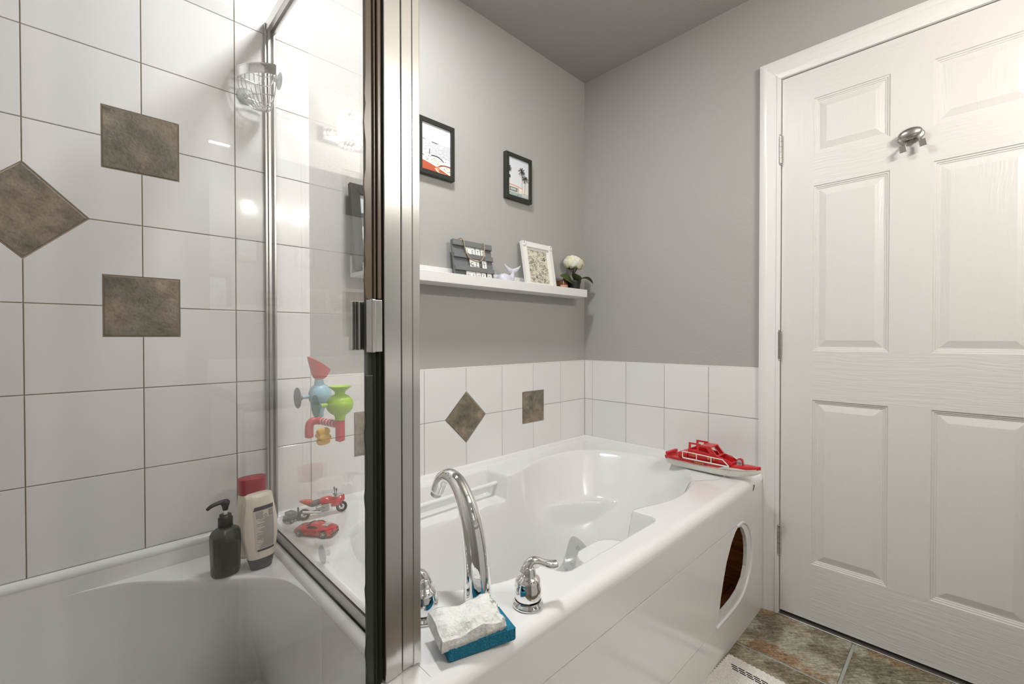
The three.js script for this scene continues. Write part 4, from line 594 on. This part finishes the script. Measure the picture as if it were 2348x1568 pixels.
// ---------------------------------------------------------------- rescue boat on the far tub corner
{ const b = thing('toy_boat', 'red and white toy rescue boat on the far corner of the tub', 'toy boat', [-.137, DECK + .003, .722], -Math.PI / 2 - .06);
  // local x runs to the bow, z to port
  const L = .36, wht = phy({ color: lin(.80, .80, .74), roughness: .3 }), red = phy({ color: lin(.56, .018, .022), roughness: .3 }), gold = lin(.75, .48, .1), grey = std({ color: lin(.42, .41, .4), roughness: .45 });
  const bw = t => .046 * (t < .5 ? 1 : Math.pow(Math.max(0, 1 - Math.pow((t - .5) / .5, 2.2)), .75)) * (t < .08 ? lerp(.9, 1, t / .08) : 1) + .0008, sheer = t => .043 + .012 * t * t * t, keel = t => .0 + .034 * Math.pow(t, 6) + (t < .1 ? .006 * (1 - t / .1) : 0);
  const T = []; for (let i = 0; i <= 32; i++) T.push(i / 32);
  const sec = (t, a, c) => { const x = lerp(-L / 2, L / 2, t), w = bw(t), k = keel(t), s = sheer(t), H = q => k + (s - k) * q, ww = q => w * (.42 + .58 * Math.pow(q, .55)); return { x, pts: a.map(q => [q, ww(q)]), H }; };
  const hullSec = (t, q0, q1) => { const { x, pts, H } = sec(t, [q0, lerp(q0, q1, .25), lerp(q0, q1, .5), lerp(q0, q1, .75), q1]); const s = []; for (const [q, w] of pts) s.push([x, H(q), w]); for (const [q, w] of pts.slice().reverse()) s.push([x, H(q), -w]); return s; };
  mesh('hull', loft(T.map(t => hullSec(t, 0, .62))), wht, b); mesh('upper_hull', loft(T.map(t => hullSec(t, .622, 1))), red, b);
  mesh('hull_stripe', merge([-1, 1].flatMap(s => [.66, .72].map(q => boxuv(tube(T.slice(1, -1).map(t => { const { x, H } = sec(t, [q]); return [x, H(q), s * (bw(t) * (.42 + .58 * Math.pow(q, .55)) + .0002)]; }), .0008, 60, 6))))), wht, b);
  // stern well and bumper
  mesh('stern_rail', merge([box(-.178, .045, -.04, -.165, .058, .04, .003), box(-.125, .045, -.036, -.085, .066, .036, .004)]), red, b);
  // cabin
  const wall = (pts, holes, z) => { const g = extrude(pts, .003, .0004, holes); g.translate(0, 0, z); return boxuv(g); };
  const side = [[-.082, .046], [.09, .05], [.09, .058], [.03, .075], [.008, .106], [-.028, .106], [-.03, .112], [-.078, .112]];
  const holes = [[[-.07, .086], [-.046, .086], [-.046, .105], [-.07, .105]].reverse(), [[-.038, .084], [.006, .08], [-.006, .1], [-.036, .1]].reverse()];
  for (const z of [.030, -.033]) mesh('cabin_side', wall(side, holes, z), red, b);
  mesh('roof', merge([box(-.03, .104, -.033, .01, .1075, .033, .001)]), red, b);
  mesh('windscreen_frame', merge([bar([.008, .105, .031], [.034, .074, .031], .003), bar([.008, .105, -.031], [.034, .074, -.031], .003), bar([.008, .105, 0], [.034, .074, 0], .0022), bar([.034, .074, .033], [.034, .074, -.033], .004), bar([.008, .105, .033], [.008, .105, -.033], .003)]), red, b);
  mesh('cabin_end', box(-.082, .046, -.032, -.078, .085, .032), red, b);
  mesh('front_well', merge([box(.034, .048, -.03, .088, .052, .03), box(.086, .05, -.03, .09, .06, .03, .001)]), red, b);
  mesh('bow_rail', merge([-1, 1].map(s => boxuv(tube([[.03, .076, s * .031], [.06, .07, s * .031], [.088, .059, s * .028]], .0022, 20, 8)))), red, b);
  for (const s of [-1, 1]) { const q = s * .046, r = merge([bar([-.098, .049, q], [-.098, .074, q], .002), bar([-.098, .074, q], [.062, .07, q], .002), bar([.062, .07, q], [.085, .05, q], .002), bar([-.04, .05, q], [-.04, .073, q], .0018), bar([.018, .05, q], [.018, .071, q], .0018), box(-.099, .0455, q - .0015, .086, .0505, q + .0015, .0008)]); mesh('side_rail', r, wht, b); }
  mesh('cabin_seat', box(-.02, .05, -.02, .02, .066, .02, .003), M.black, b);
  mesh('bow_deck', loft([.74, .8, .86, .92, .97, 1].map(t => { const x = lerp(-L / 2, L / 2, t), w = bw(t) * .97, y = sheer(t); return [[x, y - .001, w], [x, y + .002, w * .8], [x, y + .0035, 0], [x, y + .002, -w * .8], [x, y - .001, -w]]; })), red, b);
  { const r = mesh('cord_reel', new THREE.CylinderGeometry(.0105, .0105, .011, 24).rotateX(Math.PI / 2).translate(.108, .066, 0), red, b); for (const s of [-1, 1]) mesh('reel_bracket', merge([new THREE.CylinderGeometry(.009, .009, .002, 20).rotateX(Math.PI / 2).translate(.108, .063, s * .0085), box(.099, .049, s * .0085 - .001, .117, .063, s * .0085 + .001)]), grey, r); }
  // lettering
  const deco = (w, h, text, font, bg, fg, x, y, z, ry, ring) => { const t = canvasTex(256, Math.round(256 * h / w), (c, W, H) => { c.fillStyle = bg; c.fillRect(0, 0, W, H); c.fillStyle = fg; c.strokeStyle = fg; c.textAlign = 'center'; c.textBaseline = 'middle'; c.font = font; if (ring) { c.lineWidth = 16; c.beginPath(); c.arc(W / 2, H / 2, H * .38, 0, 7); c.stroke(); } c.fillText(text, W / 2, H / 2 + 4); }); const g = new THREE.BoxGeometry(w, h, .0006); g.rotateY(ry); g.translate(x, y, z); mesh('lettering', g, std({ map: t, roughness: .4 }), b); };
  for (const s of [-1, 1]) { const ry = s > 0 ? 0 : Math.PI; deco(.052, .02, '911', 'bold 92px sans-serif', '#b8161d', '#d7a43c', .012, .064, s * .0336, ry); deco(.022, .022, 'A', 'bold 110px serif', '#b8161d', '#d7a43c', -.058, .066, s * .0336, ry, true); deco(.062, .0075, 'FIRE RESCUE', 'bold 27px sans-serif', '#8d1418', '#d7a43c', -.03, .0405, s * .0466, ry); }
  mesh('bow_marking', merge([-1, 1].map(s => boxuv(loft([.62, .68, .75, .82, .88].map((t, i) => { const x = lerp(-L / 2, L / 2, t), { H } = sec(t, [1]), wid = q => bw(t) * (.42 + .58 * Math.pow(q, .55)) + .0008, q0 = .7, q1 = [.74, .93, .9, .86, .74][i]; const A = [x, H(q0), s * wid(q0)], B = [x, H(q1), s * wid(q1)], C = [x, H(q1), s * (wid(q1) - .002)], D = [x, H(q0), s * (wid(q0) - .002)]; return s > 0 ? [A, B, C, D] : [D, C, B, A]; }))))), wht, b);
  b.rotation.order = 'YXZ'; b.rotation.z = .012;
}
{ const c = mesh('pull_cord', tube([[-.142, .592, .832], [-.175, .565, .81], [-.2, .535, .785], [-.222, DECK + .002, .765], [-.25, DECK + .002, .74], [-.272, DECK + .001, .725], [-.287, DECK - .003, .705], [-.292, DECK - .03, .69], [-.302, .46, .68], [-.312, .40, .672]], .0008, 90, 6), std({ color: lin(.5, .5, .48), roughness: .6 })); tag(c, 'thin grey cord running from the toy boat into the tub', 'cord'); }
// ---------------------------------------------------------------- clear mat in the tub
{ const pos = [], idx = [], NX = 70, NZ = 18; const outline = u => { const e = Math.min(1, (1 - u) * 9); return Math.sqrt(Math.max(0, 1 - (1 - e) * (1 - e))); };
  for (const up of [1, 0]) for (let i = 0; i <= NX; i++) for (let j = 0; j <= NZ; j++) { const u = i / NX, v = (j / NZ - .5) * outline(u), x = lerp(-.86, -.39, u), z = .335 + v * .16 + .02 * Math.sin(u * 4) ; pos.push(x, tubH(x, z) + .003 + up * .0018 + .003 * sst(.75, 1, u) + .001 * Math.sin(u * 30), z); }
  const n = (NX + 1) * (NZ + 1); for (const up of [0, 1]) for (let i = 0; i < NX; i++) for (let j = 0; j < NZ; j++) { const a = up * n + i * (NZ + 1) + j, b = a + NZ + 1; up ? idx.push(a, b, a + 1, a + 1, b, b + 1) : idx.push(a, a + 1, b, b, a + 1, b + 1); }
  const edge = []; for (let i = 0; i <= NX; i++) edge.push(i * (NZ + 1)); for (let j = 1; j <= NZ; j++) edge.push(NX * (NZ + 1) + j); for (let i = NX - 1; i >= 0; i--) edge.push(i * (NZ + 1) + NZ); for (let j = NZ - 1; j > 0; j--) edge.push(j);
  for (let k = 0; k < edge.length; k++) { const a = edge[k], b = edge[(k + 1) % edge.length]; idx.push(a, b, a + n, a + n, b, b + n); }
  const g = new THREE.BufferGeometry(); g.setAttribute('position', new THREE.Float32BufferAttribute(pos, 3)); g.setIndex(idx); g.computeVertexNormals();
  const m = thing('bath_mat', 'clear vinyl bath mat with suction rings in the tub', 'bath mat'); const cm = phy({ color: lin(.90, .91, .91), roughness: .06, transmission: .92, thickness: 0, ior: 1.45 });
  mesh('sheet', boxuv(g), cm, m);
  for (let i = 0; i < 9; i++) for (let j = -1; j <= 1; j++) { const u = .06 + i * .103, x = lerp(-.86, -.39, u) + (j ? .025 : 0), z = .335 + j * .05 + .02 * Math.sin(u * 4), r = j ? .006 : .012; const o = mesh('suction_ring', new THREE.TorusGeometry(r, .0022, 8, 22).rotateX(Math.PI / 2), cm, m); o.position.set(x, tubH(x, z) + .0065 + .003 * sst(.75, 1, u), z); const e = .01; const nrm = V(-(tubH(x + e, z) - tubH(x - e, z)) / (2 * e), 1, -(tubH(x, z + e) - tubH(x, z - e)) / (2 * e)).normalize(); o.quaternion.setFromUnitVectors(V(0, 1, 0), nrm); }
}
// ---------------------------------------------------------------- woven rug on the floor
{ const r = thing('bath_rug', 'white woven rug with black dashed stripes on the floor', 'rug', [-.378, .0005, .873], -.055);
  const w = 1.05, d = .62, pts = [], tooth = (n, f) => { for (let i = 0; i < n; i++) f(i / n, i % 2 ? .0045 : 0); };
  tooth(150, (t, k) => pts.push([-t * w, k])); tooth(90, (t, k) => pts.push([-w + k, t * d])); tooth(150, (t, k) => pts.push([-w + t * w, d - k])); tooth(90, (t, k) => pts.push([-k, d - t * d]));
  const t = canvasTex(2048, 1024, (c, W, H) => { const q = mulberry(9), mx = W / w, my = H / d; c.fillStyle = '#e4e0d8'; c.fillRect(0, 0, W, H);
    for (let y = 0; y < H; y += 5) for (let x = 0; x < W; x += 5) { const k = q(); c.fillStyle = `rgba(${k < .5 ? '150,146,138' : '250,249,246'},${.10 + .22 * q()})`; c.fillRect(x, y, 4, 4); }
    c.fillStyle = 'rgba(120,116,108,.35)'; for (let x = 8; x < W; x += 26) for (let y = 0; y < H; y += 8) if (q() < .7) c.fillRect(x, y, 2, 4);
    for (const off of [.045, .26, .50, .75]) for (let l = 0; l < 3; l++) { const x = W - (off + l * .0085) * mx; for (let y = .028 * my; y < H; y += .0225 * my) { c.fillStyle = '#0c0c0e'; c.fillRect(x - 5, y + l * 9, 9, .0185 * my); } } });
  const g = extrude(pts.map(p => [p[0], -p[1]]), .006, .0006).rotateX(-Math.PI / 2); const p = g.attributes.position, uv = g.attributes.uv; for (let i = 0; i < p.count; i++) uv.setXY(i, 1 + p.getX(i) / w, 1 - p.getZ(i) / d);
  mesh('woven_cloth', g, std({ map: t, roughness: .95, bumpMap: tex(256, (u, v) => .5 + .25 * Math.sin(u * 6.2832 * 32) + .25 * Math.sin(v * 6.2832 * 32), 1, false), bumpScale: .0012 }), r);
}
renderer.render(scene, camera);
